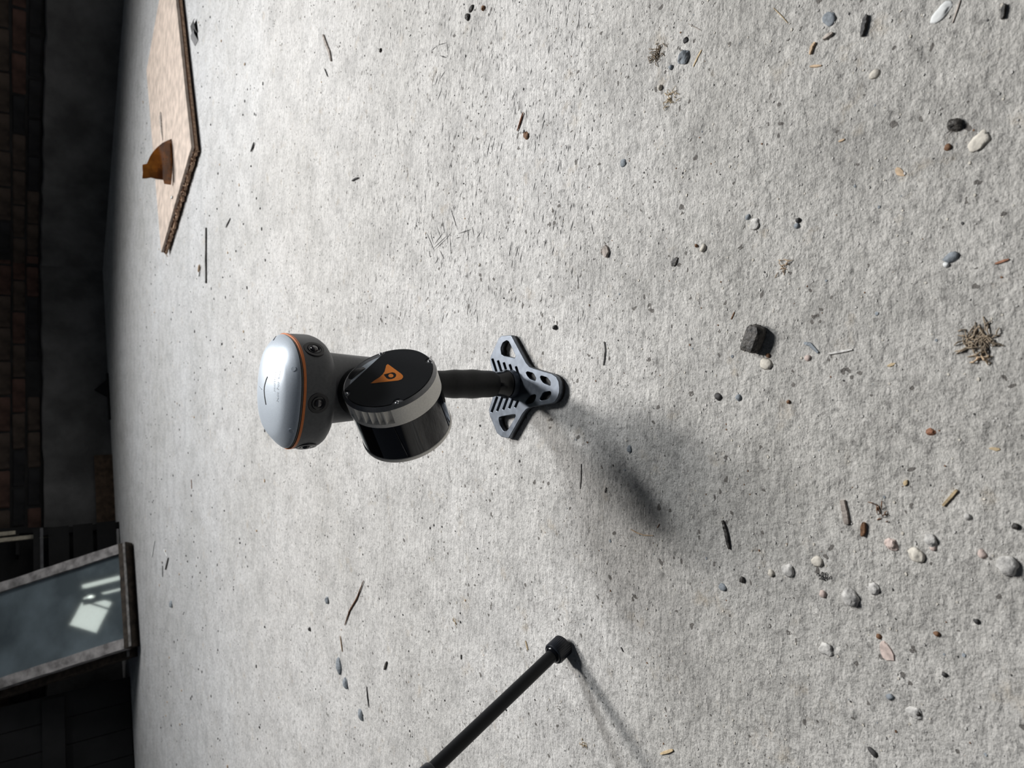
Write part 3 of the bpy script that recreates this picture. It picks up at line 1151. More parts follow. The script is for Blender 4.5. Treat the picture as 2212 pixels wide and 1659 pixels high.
for (py, zbot, o0, lab) in ((1153, zs + 0.001, 0.17, 'short pale wooden lath standing in the dark crate, nearer the brick wall'),
                            (1166, 0.346, 0.219, 'longer pale wooden lath standing in the dark crate, beside the sash')):
    a = on_wall(20, py, o0)
    b = on_wall(-60, py, o0)
    o = empty('wooden_lath', wl @ Vector((a[0], o0, zbot)), lab, 'lath', 'pale laths in the dark crate')
    v, f = box(a[0] - 0.011, a[0] + 0.011, o0, o0 + 0.015, zbot, b[2] + 0.05)
    add('lath_body', mesh('lath_body', rel([wl @ Vector(q) for q in v], o), f), MT['pale_wood'], o)

# batten lying along the wall foot, right of the sashes
a, b = on_wall(208, 985, 0.075), on_wall(208, 1135, 0.075)
bt = empty('wooden_batten', wl @ Vector((a[0], 0.075, 0)), 'long brown wooden batten lying along the foot of the back wall', 'batten')
v, f = box(a[0], b[0], 0.072, 0.092, 0.0, a[2] + 0.012)
add('batten_body', mesh('batten_body', rel([wl @ Vector(q) for q in v], bt), f), MT['brown_wood'], bt)
# dark scraps at the foot of the back wall
a, b = on_wall(222, 808, 0.10), on_wall(222, 908, 0.10)
rd = add('iron_rod', mesh('iron_rod', *tube([(0, 0, 0.008), (dirL.x * (b[0] - a[0]) * 0.5, dirL.y * (b[0] - a[0]) * 0.5, 0.0085), (dirL * (b[0] - a[0])) + Vector((0, 0, 0.008))],
                                        0.008, 10), 40), MT['black_board'], label='thin black iron rod lying at the foot of the back wall', cat='rod')
rd.location = wl @ Vector((a[0], 0.11, 0))
c = on_wall(205, 832, 0.09)
vs = [Vector((-0.05, 0, 0)), Vector((0.09, 0, 0)), Vector((0.03, 0, 0.085)), Vector((-0.05, 0.03, 0)), Vector((0.09, 0.03, 0)), Vector((0.03, 0.012, 0.085)), ]
vs = [dirL * q.x + Vector((-dirL.y, dirL.x, 0)) * q.y + Vector((0, 0, q.z)) for q in vs]
sc_ = add('tile_scrap', mesh('tile_scrap', vs, [(0, 1, 2), (3, 5, 4), (0, 3, 4, 1), (1, 4, 5, 2), (2, 5, 3, 0)]), MT['black_board'],
          label='dark triangular tile scrap propped against the plinth behind the iron rod', cat='scrap')
sc_.location = wl @ Vector((c[0], 0.072, 0.0))

# blackened door leaf leaning on the wall, left of the sashes
pr, pl = gnd(280, 1462), gnd(270, 1790)
u0 = (pr - KX).dot(dirL)
door = empty('old_door', pr, 'blackened plank door leaning against the wall left of the window sashes', 'door')
dn = Vector((-dirL.y, dirL.x, 0))
al = math.radians(13)
dsd = Vector((0, 0, math.cos(al))) - dn * math.sin(al)
dft = dn * math.cos(al) + Vector((0, 0, math.sin(al)))
for k in range(8):
    vs, fs = [], []
    for (du, dv, dw) in [(0, 0, 0), (0.128, 0, 0), (0.128, 1.7, 0), (0, 1.7, 0), (0, 0, 0.03), (0.128, 0, 0.03), (0.128, 1.7, 0.03), (0, 1.7, 0.03)]:
        vs.append(dirL * (k * 0.132 + du) + dsd * dv + dft * dw)
    add('plank', mesh('plank', vs, [(0, 3, 2, 1), (4, 5, 6, 7), (0, 1, 5, 4), (1, 2, 6, 5), (2, 3, 7, 6), (3, 0, 4, 7)]), MT['black_board'], door)
vs = [dirL * u + dsd * v_ + dft * w for (u, v_, w) in [(0.02, 0.30, 0.031), (1.02, 0.30, 0.031), (1.02, 0.40, 0.031), (0.02, 0.40, 0.031),
                                                     (0.02, 0.30, 0.052), (1.02, 0.30, 0.052), (1.02, 0.40, 0.052), (0.02, 0.40, 0.052)]]
add('ledge_rail', mesh('ledge_rail', vs, [(0, 3, 2, 1), (4, 5, 6, 7), (0, 1, 5, 4), (1, 2, 6, 5), (2, 3, 7, 6), (3, 0, 4, 7)]), MT['black_board'], door)

# ------------------------------------------------------------------ litter on the floor
DM = {
    'root': mat('dusty_root_fibre', (0.27, 0.215, 0.155), 0.85, 0, (200, 0.4)),
    'black': mat('black_cinder', (0.022, 0.020, 0.018), 0.55, 0, (180, 0.6), (400, 0.6, 0.002), col2=(0.10, 0.09, 0.08)),
    'dark': mat('dark_stone', (0.055, 0.053, 0.052), 0.7, 0, (220, 0.4), (500, 0.4, 0.001)),
    'slate': mat('slate_grey_stone', (0.25, 0.275, 0.30), 0.8, 0, (220, 0.3), (500, 0.4, 0.001)),
    'grey': mat('grey_stone', (0.53, 0.515, 0.49), 0.9, 0, (200, 0.3), (400, 0.5, 0.002)),
    'pale': mat('pale_stone', (0.60, 0.56, 0.49), 0.8, 0, (200, 0.2), (500, 0.4, 0.001)),
    'pink': mat('pinkish_stone', (0.56, 0.455, 0.41), 0.85, 0, (200, 0.25), (500, 0.4, 0.001)),
    'brown': mat('brown_chip', (0.20, 0.105, 0.055), 0.75, 0, (260, 0.4), (500, 0.4, 0.001)),
    'rust': mat('rust_chip', (0.28, 0.13, 0.075), 0.75, 0, (260, 0.35), (500, 0.4, 0.001)),
    'straw': mat('dry_straw', (0.52, 0.40, 0.24), 0.7, 0, (300, 0.25)),
    'woodgrey': mat('weathered_splinter', (0.40, 0.35, 0.31), 0.8, 0, (160, 0.35), (300, 0.5, 0.001)),
    'tan': mat('tan_chip', (0.52, 0.38, 0.25), 0.7, 0, (200, 0.25), (400, 0.3, 0.001)),
    'white': mat('white_flake', (0.72, 0.73, 0.72), 0.6, 0, (200, 0.1)),
}


def px_m(p):
    return depth(p) / FPX


def pebble_mesh(name, sx, sy, sz, seed, sub=2, rough=0.22, sharp=False):
    bm = bmesh.new()
    bmesh.ops.create_icosphere(bm, subdivisions=sub, radius=1)
    rr = random.Random(seed)
    off = Vector((rr.uniform(0, 50), rr.uniform(0, 50), rr.uniform(0, 50)))
    from mathutils import noise as mn
    for w in bm.verts:
        k = 1 + rough * mn.noise(w.co * 1.3 + off) * 1.6 + rough * 0.6 * mn.noise(w.co * 3.1 + off)
        c = w.co * k
        w.co = Vector((c.x * sx, c.y * sy, max(-0.35, c.z) * sz))
    zmin = min(w.co.z for w in bm.verts)
    for w in bm.verts:
        w.co.z -= zmin
    me = bpy.data.meshes.new(name)
    bm.to_mesh(me)
    bm.free()
    if not sharp:
        me.polygons.foreach_set('use_smooth', [True] * len(me.polygons))
    return me


SEED = [100]


def peb(px, py, d, m, label, name='pebble', cat='pebble', el=1.0, ang=0.0, flat=0.6, sharp=False, group='loose stones on the concrete floor', rough=0.22):
    SEED[0] += 1
    p = gnd(px, py)
    r = d * px_m(p) / 2
    sub = 3 if d > 24 else 2
    o = add(name, pebble_mesh(name, r * el, r, r * flat * 1.3, SEED[0], sub, rough, sharp), DM[m], label=label, cat=cat, group=group)
    o.location = (p.x, p.y, -0.45 * r * flat if d > 12 and m != 'black' else 0)
    # ang is measured in the picture, turned into the floor plane
    q = gnd(px + 10 * math.cos(math.radians(ang)), py + 10 * math.sin(math.radians(ang)))
    o.rotation_euler = (0, 0, math.atan2(q.y - p.y, q.x - p.x))
    return o


def stick(pts, wpx, m, label, name='splinter', cat='splinter', group='splinters and twigs on the concrete floor', h=0.8, round_=False, taper=0.5):
    ps = [gnd(*p) for p in pts]
    c = ps[len(ps) // 2].copy()
    w = wpx * px_m(c)
    rr = random.Random(int(pts[0][0] * 7 + pts[0][1]))
    n = 6
    full = []
    for i in range(len(ps) - 1):
        for k in range(n):
            full.append(ps[i].lerp(ps[i + 1], k / n))
    full.append(ps[-1])
    loc = Vector((c.x, c.y, 0))
    if round_:
        rad = [w / 2 * (1 - (1 - taper) * abs(2 * i / (len(full) - 1) - 1) ** 3) for i in range(len(full))]
        v, f = tube([q - loc + Vector((0, 0, w * 0.48 + (rr.uniform(0, .15) * w))) for q in full], rad, 7)
        me = mesh(name, v, f, 60)
    else:
        vs, fs = [], []
        N_ = len(full)
        for i, q in enumerate(full):
            t = (full[min(i + 1, N_ - 1)] - full[max(i - 1, 0)]).normalized()
            s = Vector((-t.y, t.x, 0))
            e = 1 - (1 - taper) * abs(2 * i / (N_ - 1) - 1) ** 2.5
            a = w / 2 * e * rr.uniform(0.85, 1.1)
            b = w / 2 * e * rr.uniform(0.85, 1.1)
            z = w * h * rr.uniform(0.85, 1.1)
            q = q - loc
            vs += [q - s * a, q + s * b, q + s * b * 0.8 + Vector((0, 0, z * 0.8)), q - s * a * 0.7 + Vector((0, 0, z))]
        for i in range(N_ - 1):
            for k in range(4):
                fs.append((i * 4 + k, i * 4 + (k + 1) % 4, i * 4 + 4 + (k + 1) % 4, i * 4 + 4 + k))
        fs += [(0, 1, 2, 3), tuple((N_ - 1) * 4 + k for k in range(4))]
        me = mesh(name, vs, fs)
    o = add(name, me, DM[m], label=label, cat=cat, group=group)
    o.location = loc
    return o


def chip(px, py, lpx, wpx, ang, m, label, name='chip', cat='chip', group='flat chips on the concrete floor', h=0.25, n=9, base=0.0):
    SEED[0] += 1
    rr = random.Random(SEED[0])
    p = gnd(px, py)
    s = px_m(p)
    a, b, hh = lpx * s / 2, wpx * s / 2, max(0.0006, wpx * s * h)
    ring = []
    for i in range(n):
        w = 2 * math.pi * (i + rr.uniform(-.25, .25)) / n
        k = rr.uniform(0.78, 1.08)
        ring.append(Vector((a * k * math.cos(w), b * k * math.sin(w), 0)))
    lo = [Vector((q.x, q.y, 0)) for q in ring]
    hi = [Vector((q.x * 0.9, q.y * 0.88, hh * rr.uniform(0.75, 1.1))) for q in ring]
    vs = lo + hi + [Vector((0, 0, hh * 1.15))]
    fs = [(i, (i + 1) % n, n + (i + 1) % n, n + i) for i in range(n)] + [tuple(range(n))] + [(n + i, n + (i + 1) % n, 2 * n) for i in range(n)]
    o = add(name, mesh(name, vs, fs), DM[m], label=label, cat=cat, group=group)
    o.location = (p.x, p.y, base)
    q = gnd(px + 10 * math.cos(math.radians(ang)), py + 10 * math.sin(math.radians(ang)))
    o.rotation_euler = (0, 0, math.atan2(q.y - p.y, q.x - p.x))
    return o


def tuft(px, py, rpx, m, label, n=16, wpx=1.6, name='straw_tuft', cat='tuft', lift=0.5, group='tufts of dry litter on the concrete floor'):
    SEED[0] += 1
    rr = random.Random(SEED[0])
    p = gnd(px, py)
    s = px_m(p)
    R_ = rpx * s
    vs, fs = [], []
    for i in range(n):
        a = rr.uniform(0, 2 * math.pi)
        c = Vector((rr.gauss(0, .38) * R_, rr.gauss(0, .42) * R_, wpx * s))
        d = Vector((math.cos(a), math.sin(a), 0)) * R_ * rr.uniform(0.12, 0.5)
        bend = Vector((-d.y, d.x, 0)) * rr.uniform(-.4, .4)
        pts = [c - d, c + bend + Vector((0, 0, R_ * lift * rr.uniform(0, .5))), c + d]
        pts[0].z = pts[2].z = wpx * s * 0.5
        v, f = tube(pts, [wpx * s * 0.3, wpx * s * 0.55, wpx * s * 0.25], 5)
        b0 = len(vs)
        vs += v
        fs += [tuple(b0 + k for k in q) for q in f]
    o = add(name, mesh(name, vs, fs), DM[m], label=label, cat=cat, group=group)
    o.location = (p.x, p.y, 0)
    return o


# --- big and middling stones
cp = gnd(1637, 733)
ck = px_m(cp)
bm = bmesh.new()
bmesh.ops.create_cube(bm, size=2)
bmesh.ops.subdivide_edges(bm, edges=list(bm.edges), cuts=5, use_grid_fill=True)
from mathutils import noise as mnoise
for w in bm.verts:
    c = w.co.copy()
    e = (abs(c.x) ** 4 + abs(c.y) ** 4 + abs(c.z) ** 4) ** 0.25
    c = c / e * (1 + 0.13 * mnoise.noise(c * 1.2 + Vector((3, 8, 1))) + 0.07 * mnoise.noise(c * 3.7))
    w.co = Vector((c.x * 31 * ck * (1 - 0.08 * c.y), c.y * 20 * ck * (1 + 0.10 * c.x), (c.z + 1) * 15 * ck))
zm = min(w.co.z for w in bm.verts)
for w in bm.verts:
    w.co.z -= zm
me = bpy.data.meshes.new('cinder_lump')
bm.to_mesh(me)
bm.free()
o = add('cinder_lump', me, DM['black'], label='largest lump of black coal-like cinder in front of the scanner', cat='cinder', group='loose stones on the concrete floor')
o.location = (cp.x, cp.y, 0)
q = gnd(1637 - 4, 733 + 10)
o.rotation_euler = (0, 0, math.atan2(q.y - cp.y, q.x - cp.x))
peb(1552, 857, 16, 'dark', 'small striped dark pebble left of the black cinder lump', el=1.2, ang=40)
peb(1596, 859, 14, 'slate', 'small round slate-blue pebble beside the striped dark pebble')
peb(1660, 768, 10, 'brown', 'small brown pebble touching the left side of the black cinder lump')
peb(1655, 786, 24, 'pale', 'whitish stone just left of the black cinder lump', flat=0.4, el=1.3, ang=20)
peb(1745, 773, 13, 'pink', 'pinkish stone chip between the two grey plastic slivers', el=1.2)
peb(1703, 1232, 28, 'grey', 'rounded grey stone near the cream stone at lower left of the floor', flat=0.5)
peb(1666, 1238, 17, 'pale', 'small cream stone beside the rounded grey stone')
peb(1766, 1213, 24, 'pale', 'pale greenish flat stone under the grooved wood splinter', flat=0.35, el=1.2)
peb(1778, 1283, 17, 'pink', 'small flesh-coloured stone beside the large dusty grey stone')
peb(1838, 1291, 38, 'grey', 'large dusty grey stone with a steep shaded side', flat=0.6, el=1.1, ang=60)
peb(1888, 1272, 26, 'grey', 'pale grey stone next to the large dusty grey stone', flat=0.45)
peb(1926, 1176, 27, 'pink', 'mauve three-cornered stone among the cluster at lower right', flat=0.5, sharp=True)
peb(2011, 1168, 26, 'grey', 'egg-shaped grey stone with a smaller one beside it', flat=0.6, el=1.2, ang=60)
peb(2016, 1184, 14, 'pink', 'small rosy stone pressed against the egg-shaped grey stone')
peb(1981, 1199, 32, 'pale', 'cream white stone below the egg-shaped grey stone', flat=0.45)
peb(2176, 1221, 44, 'grey', 'biggest round grey stone near the edge closest to the viewer', flat=0.65)
peb(2122, 1197, 18, 'pink', 'small tan stone beside the biggest round grey stone', el=1.2, ang=80)
peb(1477, 124, 30, 'slate', 'angular blue-grey stone beside the feathery brown tuft', sharp=True, flat=0.55)
peb(1481, 87, 13, 'dark', 'dark crumb between the angular blue-grey stone and the frame edge', sharp=True)
peb(1450, 146, 11, 'slate', 'small slate chip below the feathery brown tuft', sharp=True)
peb(1427, 190, 12, 'pale', 'small white pebble casting a dark edge beside the straw tuft', flat=0.8)
peb(1791, 41, 27, 'slate', 'flat slate-blue pebble by the wood shreds', flat=0.35, el=1.2, ang=30)
peb(2064, 271, 28, 'black', 'shiny black pebble close to the viewer on the right', el=1.1, ang=20, sharp=True)
peb(2048, 318, 15, 'brown', 'brown and white pebble below the shiny black pebble')
peb(1889, 160, 20, 'pale', 'smooth cream pebble at the upper right of the floor', flat=0.5, el=1.2, ang=-30)
peb(2035, 26, 26, 'white', 'white shell-like sliver at the upper right edge', el=1.9, ang=-50, flat=0.3, cat='flake', name='shell_flake')
peb(2117, 305, 36, 'pale', 'pale flat stone near the brown and white pebble', flat=0.25, el=1.3, ang=-50)
peb(1347, 352, 18, 'slate', 'bluish flat pebble on the smooth floor right of the scanner', flat=0.4)
peb(1520, 536, 14, 'pale', 'oval cream pebble with a dark shaded side, right of the scanner', flat=0.8, el=1.3, ang=-70)
peb(1505, 531, 8, 'brown', 'tiny brown pebble beside the oval cream pebble', flat=0.8)
peb(1360, 970, 14, 'slate', 'blue-grey stone chip lying in the scanner shadow', el=1.2, ang=80, sharp=True)
peb(1200, 707, 11, 'dark', 'grey-black pebble just right of the base plate front', flat=0.8)
peb(1562, 1269, 16, 'slate', 'bluish flat pebble far left of the black cinder lump', flat=0.4, el=1.3, ang=30)
peb(1604, 1252, 14, 'black', 'ragged black crumb near the bluish flat pebble', sharp=True)
peb(1923, 1505, 14, 'slate', 'dark slate pebble below the pink petal', el=1.2)
peb(1975, 1539, 26, 'grey', 'half-buried grey stone at the lower right', el=1.3, ang=20, flat=0.5)
peb(1985, 1541, 12, 'black', 'black pebble against the half-buried grey stone')
peb(1899, 1375, 13, 'brown', 'brown pebble just above the pink petal')
peb(2024, 1369, 12, 'brown', 'dark brown seed-like pebble right of the pink petal', el=1.2, ang=20)
peb(2110, 1342, 12, 'dark', 'dark pebble with a white crumb near the viewer')
peb(2041, 1457, 11, 'dark', 'dark crumb between the pink petal and the viewer')
peb(1785, 1402, 30, 'grey', 'dusty grey stone left of the pink petal', flat=0.35, el=1.1)
peb(1886, 1625, 14, 'dark', 'dark slate shard at the lowest edge of the floor', el=1.6, ang=50)
peb(2055, 556, 24, 'slate', 'grey-violet stone above the rooty tuft', flat=0.5, el=1.3, ang=-20)
peb(2045, 572, 12, 'white', 'white pebble beside the grey-violet stone')
peb(2010, 933, 15, 'rust', 'brick-red chip on the rough floor near the viewer', sharp=True, el=1.3)
peb(2195, 1137, 14, 'black', 'black crumb near the right frame edge')
peb(2091, 1116, 15, 'grey', 'grey pebble with a dark side above the biggest round grey stone', flat=0.8)
peb(708, 1296, 16, 'slate', 'dark green-grey chip on the smooth floor left of the scanner', sharp=True, el=1.0)
peb(734, 1439, 22, 'slate', 'ragged dark slate crumb, largest of the row behind the pole', sharp=True, el=1.6, ang=85, flat=0.5)
peb(748, 1476, 17, 'slate', 'pointed slate crumb next in the row behind the pole', sharp=True, el=1.5, ang=75)
peb(781, 1544, 17, 'slate', 'slate crumb lying lowest in the row behind the pole', sharp=True, el=1.6, ang=75)
peb(670, 1359, 9, 'dark', 'small dark crumb behind the row of slate crumbs', sharp=True)
peb(371, 1305, 13, 'slate', 'dark slate flake lying before the leaning sash', sharp=True, el=1.8, ang=70)
peb(823, 109, 9, 'black', 'small black crumb on the bluish lit floor near the panel')
peb(1011, 37, 13, 'black', 'black flake right of the scanner, nearer one of a pair', sharp=True, el=1.3, ang=80)
peb(1019, 19, 11, 'black', 'black flake right of the scanner, farther one of a pair', sharp=True, el=1.6, ang=-60)
peb(1045, 18, 11, 'brown', 'brown seed husk beside the pair of black flakes', sharp=True)
peb(1137, 293, 15, 'brown', 'dark brown husk with a white side, right of the scanner', sharp=True, el=1.3, ang=60)
peb(1131, 284, 8, 'white', 'white crumb stuck to the dark brown husk')
peb(1458, 566, 15, 'black', 'cluster-like black crumb right of the cinder lump', sharp=True, el=1.5, ang=-60, flat=0.3)
peb(1725, 476, 12, 'dark', 'dark stone, upper one of two near the crumbly patch')
peb(1722, 488, 14, 'slate', 'slate stone, lower one of two near the crumbly patch')
peb(1616, 469, 13, 'slate', 'slate crumb at the middle of the crumbly patch')
peb(1630, 485, 26, 'grey', 'pale grey lump in the crumbly patch', flat=0.3)
peb(1704, 868, 9, 'brown', 'little brown ball on the rough floor')

# --- splinters, twigs and sticks
stick([(1563, 1124), (1570, 1150), (1577, 1186)], 8, 'black', 'dark rotten splinter beyond the scanner shadow', taper=0.3)
stick([(1821, 1080), (1826, 1105), (1831, 1132)], 14, 'woodgrey', 'grooved grey-brown wood splinter near the pale greenish stone', taper=0.8, h=0.5)
stick([(1868, 1128), (1865, 1158)], 11, 'brown', 'short brown wood chip beside the grooved splinter', taper=0.4)
stick([(2068, 1058), (2052, 1076), (2038, 1092)], 7, 'straw', 'straw-coloured twig stub near the biggest round grey stone', taper=0.8)
stick([(1587, 674), (1580, 690)], 2.4, 'brown', 'fine brown needle right above the black cinder lump', taper=0.6, name='needle', cat='needle')
stick([(1738, 741), (1750, 744), (1768, 762)], 9, 'slate', 'grey plastic sliver left of the black cinder lump', h=0.4, name='sliver', cat='sliver')
stick([(1790, 765), (1815, 760), (1842, 755)], 6, 'grey', 'thin grey bark sliver pointing to the rooty tuft', h=0.6, name='sliver', cat='sliver')
stick([(1363, 1143), (1375, 1150), (1392, 1156), (1412, 1157)], 2.6, 'tan', 'curved reddish pine needle lying on the dark shadow core', round_=True, name='needle', cat='needle')
stick([(1132, 243), (1127, 258), (1124, 268), (1119, 283)], 4, 'rust', 'bent brown stalk right of the scanner', round_=True, name='twig', cat='twig')
stick([(1305, 738), (1306, 760), (1303, 788)], 9, 'grey', 'flat grey wood chip right of the base plate', h=0.5)
stick([(1751, 118), (1756, 100), (1762, 92)], 9, 'tan', 'orange-brown wood shred beside the flat slate-blue pebble', h=0.6)
stick([(1750, 144), (1775, 142)], 6, 'tan', 'thin straw-coloured wood shred below the orange-brown one', h=0.5)
stick([(1780, 85), (1800, 72)], 11, 'woodgrey', 'dusty bark piece above the orange-brown wood shred', h=0.6)
stick([(1864, 80), (1868, 55), (1874, 33)], 14, 'dark', 'dark pointed bark piece at the upper right', h=0.6, taper=0.3)
stick([(2166, 42), (2171, 10)], 10, 'black', 'black splinter at the upper right corner', h=0.8)
stick([(2058, 50), (2075, 0)], 4, 'woodgrey', 'faint grey stalk near the upper right corner', h=0.6)
stick([(1812, 306), (1825, 301)], 6, 'tan', 'small orange wood flake at the right', h=0.4)
stick([(1671, 17), (1690, 36), (1702, 50)], 2.0, 'straw', 'thin straw stalk near the top right', round_=True, name='straw', cat='straw')
stick([(1498, 144), (1508, 122), (1516, 108)], 5, 'straw', 'pale straw flake beside the angular blue-grey stone', h=0.3, name='straw', cat='straw')
stick([(1488, 52), (1515, 66)], 1.8, 'woodgrey', 'hair-thin grey stalk above the angular blue-grey stone', round_=True, name='stalk', cat='stalk')
stick([(700, 76), (706, 95), (713, 112), (717, 132)], 7, 'woodgrey', 'dry grey stalk with a frayed end near the panel', h=0.6, name='stalk', cat='stalk')
stick([(702, 148), (709, 166)], 2.4, 'dark', 'tiny dark hooked stalk below the dry grey stalk', round_=True, name='stalk', cat='stalk')
stick([(762, 391), (768, 387), (776, 384)], 4, 'dark', 'small dark bent stalk on the smooth floor', round_=True, name='stalk', cat='stalk')
stick([(787, 1254), (772, 1293), (757, 1318), (746, 1350)], 3.2, 'brown', 'long thin brown stem left of the scanner', round_=True, name='stem', cat='stem')
stick([(736, 1373), (739, 1395), (741, 1408)], 2.6, 'tan', 'short thin stem continuing the long brown stem', round_=True, name='stem', cat='stem')
stick([(793, 1482), (795, 1505), (798, 1528)], 2.6, 'dark', 'dark thread-like stem by the slate crumbs', round_=True, name='stem', cat='stem')
stick([(837, 1429), (832, 1446)], 5, 'black', 'short black stick between the pole and the slate crumbs', h=0.8)
stick([(997, 1414), (997, 1424)], 3, 'black', 'tiny black stick beside the pole', h=0.8)
stick([(447, 492), (446.5, 550), (447, 612)], 4, 'black', 'long thin black stick lying before the splintered panel edge', h=1.0, taper=0.7)
stick([(434, 572), (432, 588)], 5, 'tan', 'short orange-tipped stub beside the long black stick', round_=True, name='stub', cat='stub')
stick([(432, 588), (431, 597)], 4.5, 'white', 'white scrap at the end of the orange-tipped stub', name='scrap', cat='scrap')
stick([(551, 308), (548, 318), (544, 328)], 4, 'dark', 'short dark bent stick in front of the panel corner', round_=True, name='twig', cat='twig')
stick([(499, 471), (489, 492)], 2.6, 'dark', 'short slanting black stalk in front of the panel', round_=True, name='stalk', cat='stalk')
stick([(335, 1168), (329, 1203)], 5, 'white', 'white paint sliver lying before the leaning sash', h=0.4, name='sliver', cat='sliver')
stick([(354, 1187), (361, 1202)], 3, 'white', 'small white paint flake beside the white paint sliver', h=0.4, name='sliver', cat='sliver')
stick([(365, 1205), (359, 1230)], 4.5, 'black', 'black splinter lying before the leaning sash', h=0.6)
stick([(352, 1222), (352, 1246)], 3, 'dark', 'dim dark splinter beside the black one before the sash', h=0.5)
stick([(414, 1036), (415, 1056)], 2.4, 'brown', 'brown splinter on the floor behind the scanner', h=0.6)
stick([(1428, 1628), (1455, 1620)], 7, 'straw', 'straw piece at the lower edge below the pole foot', h=0.5, name='straw', cat='straw')
stick([(1342, 1398), (1347, 1408)], 3.5, 'dark', 'tiny dark splinter right of the pole foot', h=0.6)
stick([(1136, 1384), (1139, 1396), (1141, 1404)], 4, 'straw', 'small straw bit beside the pole foot', h=0.5, name='straw', cat='straw')
stick([(1420, 1140), (1425, 1132)], 2, 'brown', 'tiny needle by the curved reddish pine needle', name='needle', cat='needle')
stick([(2150, 570), (2180, 560)], 7, 'rust', 'reddish brown chip near the right frame edge', h=0.5)
stick([(1256, 1002), (1256, 1030), (1254, 1056)], 2.6, 'black', 'thin black stalk left of the base plate', h=0.6, name='stalk', cat='stalk')
stick([(1310, 1053), (1308, 1064)], 3.5, 'black', 'short black splinter left of the shadow core', h=0.6)

# --- flat chips and flakes
chip(1915, 1408, 46, 31, 62, 'pink', 'pink petal-shaped shell flake on the rough floor', 'shell_flake', 'flake', h=0.10, n=12)
chip(1310, 544, 30, 20, 80, 'woodgrey', 'grey dusty flake right of the base plate', 'flake', 'flake', h=0.3)
chip(1957, 1043, 16, 10, 110, 'straw', 'straw-coloured seed husk among the near stones', 'seed_husk', 'husk', h=0.4)
chip(1944, 372, 30, 15, 40, 'tan', 'pale orange patch-like flake at the right', 'flake', 'flake', h=0.12)
chip(1925, 788, 22, 7, -20, 'straw', 'little straw-coloured flake before the cinder lump', 'flake', 'flake', h=0.3)
chip(2150, 970, 24, 8, 5, 'straw', 'cream flake near the right edge', 'flake', 'flake', h=0.3)

# --- tufts
tuft(1420, 116, 22, 'root', 'feathery brown tuft at the top right', 40, 1.8, lift=0.3)
tuft(1447, 212, 24, 'straw', 'tuft of dry straw below the small white pebble', 18, 1.7)
tuft(2118, 735, 40, 'root', 'rooty brown tuft near the right frame edge', 60, 3.4, lift=0.25)
tuft(2128, 772, 26, 'tan', 'orange-brown shreds hanging from the rooty tuft', 7, 4.0)
tuft(1696, 575, 22, 'tan', 'small orange-brown tuft above the black cinder lump', 12, 1.8)
tuft(1305, 546, 14, 'woodgrey', 'little grey fluff on the grey dusty flake', 12, 1.2)
tuft(984, 1342, 12, 'straw', 'wispy straw on the floor behind the pole', 8, 1.2)
tuft(1262, 1605, 14, 'straw', 'wispy straw at the lower edge right of the pole', 8, 1.6)
tuft(1905, 1108, 24, 'brown', 'brown shreds among the near stones', 10, 2.4)
tuft(1780, 1245, 14, 'dark', 'dark mossy crumbs beside the flesh-coloured stone', 14, 2.2)

# --- dark metal clip in front of the panel
cl = gnd(423, 62)
clip = empty('metal_clip', cl, 'small bent dark metal clip lying in front of the chipboard panel', 'clip')
s_ = px_m(cl) * 1.5
for nm, pts in (('clip_leaf', [(-12, 0), (-8, 6), (8, 9), (12, 5)]), ('clip_leaf', [(-14, 0), (-3, 9), (4, 9), (13, 0)])):
    k = 0 if nm not in [c.name for c in clip.children] else 1
    off = 0.0 if len(clip.children) == 0 else -10 * s_
    vs, fs = [], []
    for (y, z) in pts:
        for x in (-5, 5):
            vs.append(Vector((y * s_ + off, x * s_ * 2.0 + y * s_ * 0.5, z * s_ * 0.45)))
    for (y, z) in pts:
        for x in (-5, 5):
            vs.append(Vector((y * s_ + off, x * s_ * 2.0 + y * s_ * 0.5, z * s_ * 0.45 + 0.0016)))
    for i in range(3):
        a = i * 2
        fs += [(a, a + 1, a + 3, a + 2), (8 + a, 8 + a + 2, 8 + a + 3, 8 + a + 1), (a, a + 2, 8 + a + 2, 8 + a), (a + 1, 8 + a + 1, 8 + a + 3, a + 3)]
    fs += [(0, 8, 9, 1), (6, 7, 15, 14)]
    add(nm, mesh(nm, vs, fs), MT['grey_metal'] if off else MT['black_board'], clip)
# grey splinter lying on the panel beside the shard
q1, q2 = gnd(347, 242, BT), gnd(352, 303, BT)
sv = []
d_ = (q2 - q1)
sd_ = Vector((-d_.y, d_.x, 0)).normalized()
for t, w_, z in ((0, 0.002, 0.002), (0.12, 0.015, 0.006), (0.25, 0.017, 0.006), (0.6, 0.009, 0.005), (1, 0.003, 0.002)):
    p = d_ * t
    sv += [p - sd_ * w_, p + sd_ * w_, p + sd_ * w_ * 0.7 + Vector((0, 0, z)), p - sd_ * w_ * 0.7 + Vector((0, 0, z))]
sf = []
for i in range(4):
    for k in range(4):
        sf.append((i * 4 + k, i * 4 + (k + 1) % 4, i * 4 + 4 + (k + 1) % 4, i * 4 + 4 + k))
sf += [(0, 1, 2, 3), (16, 17, 18, 19)]
o = add('wood_sliver', mesh('wood_sliver', sv, sf), DM['woodgrey'], label='grey wood sliver lying flat on the chipboard panel beside the amber shard', cat='sliver')
o.location = q1
stick([(393, 427), (391, 432)], 4, 'white', 'tiny white crumb on the chipboard panel', name='crumb', cat='crumb').location.z = BT


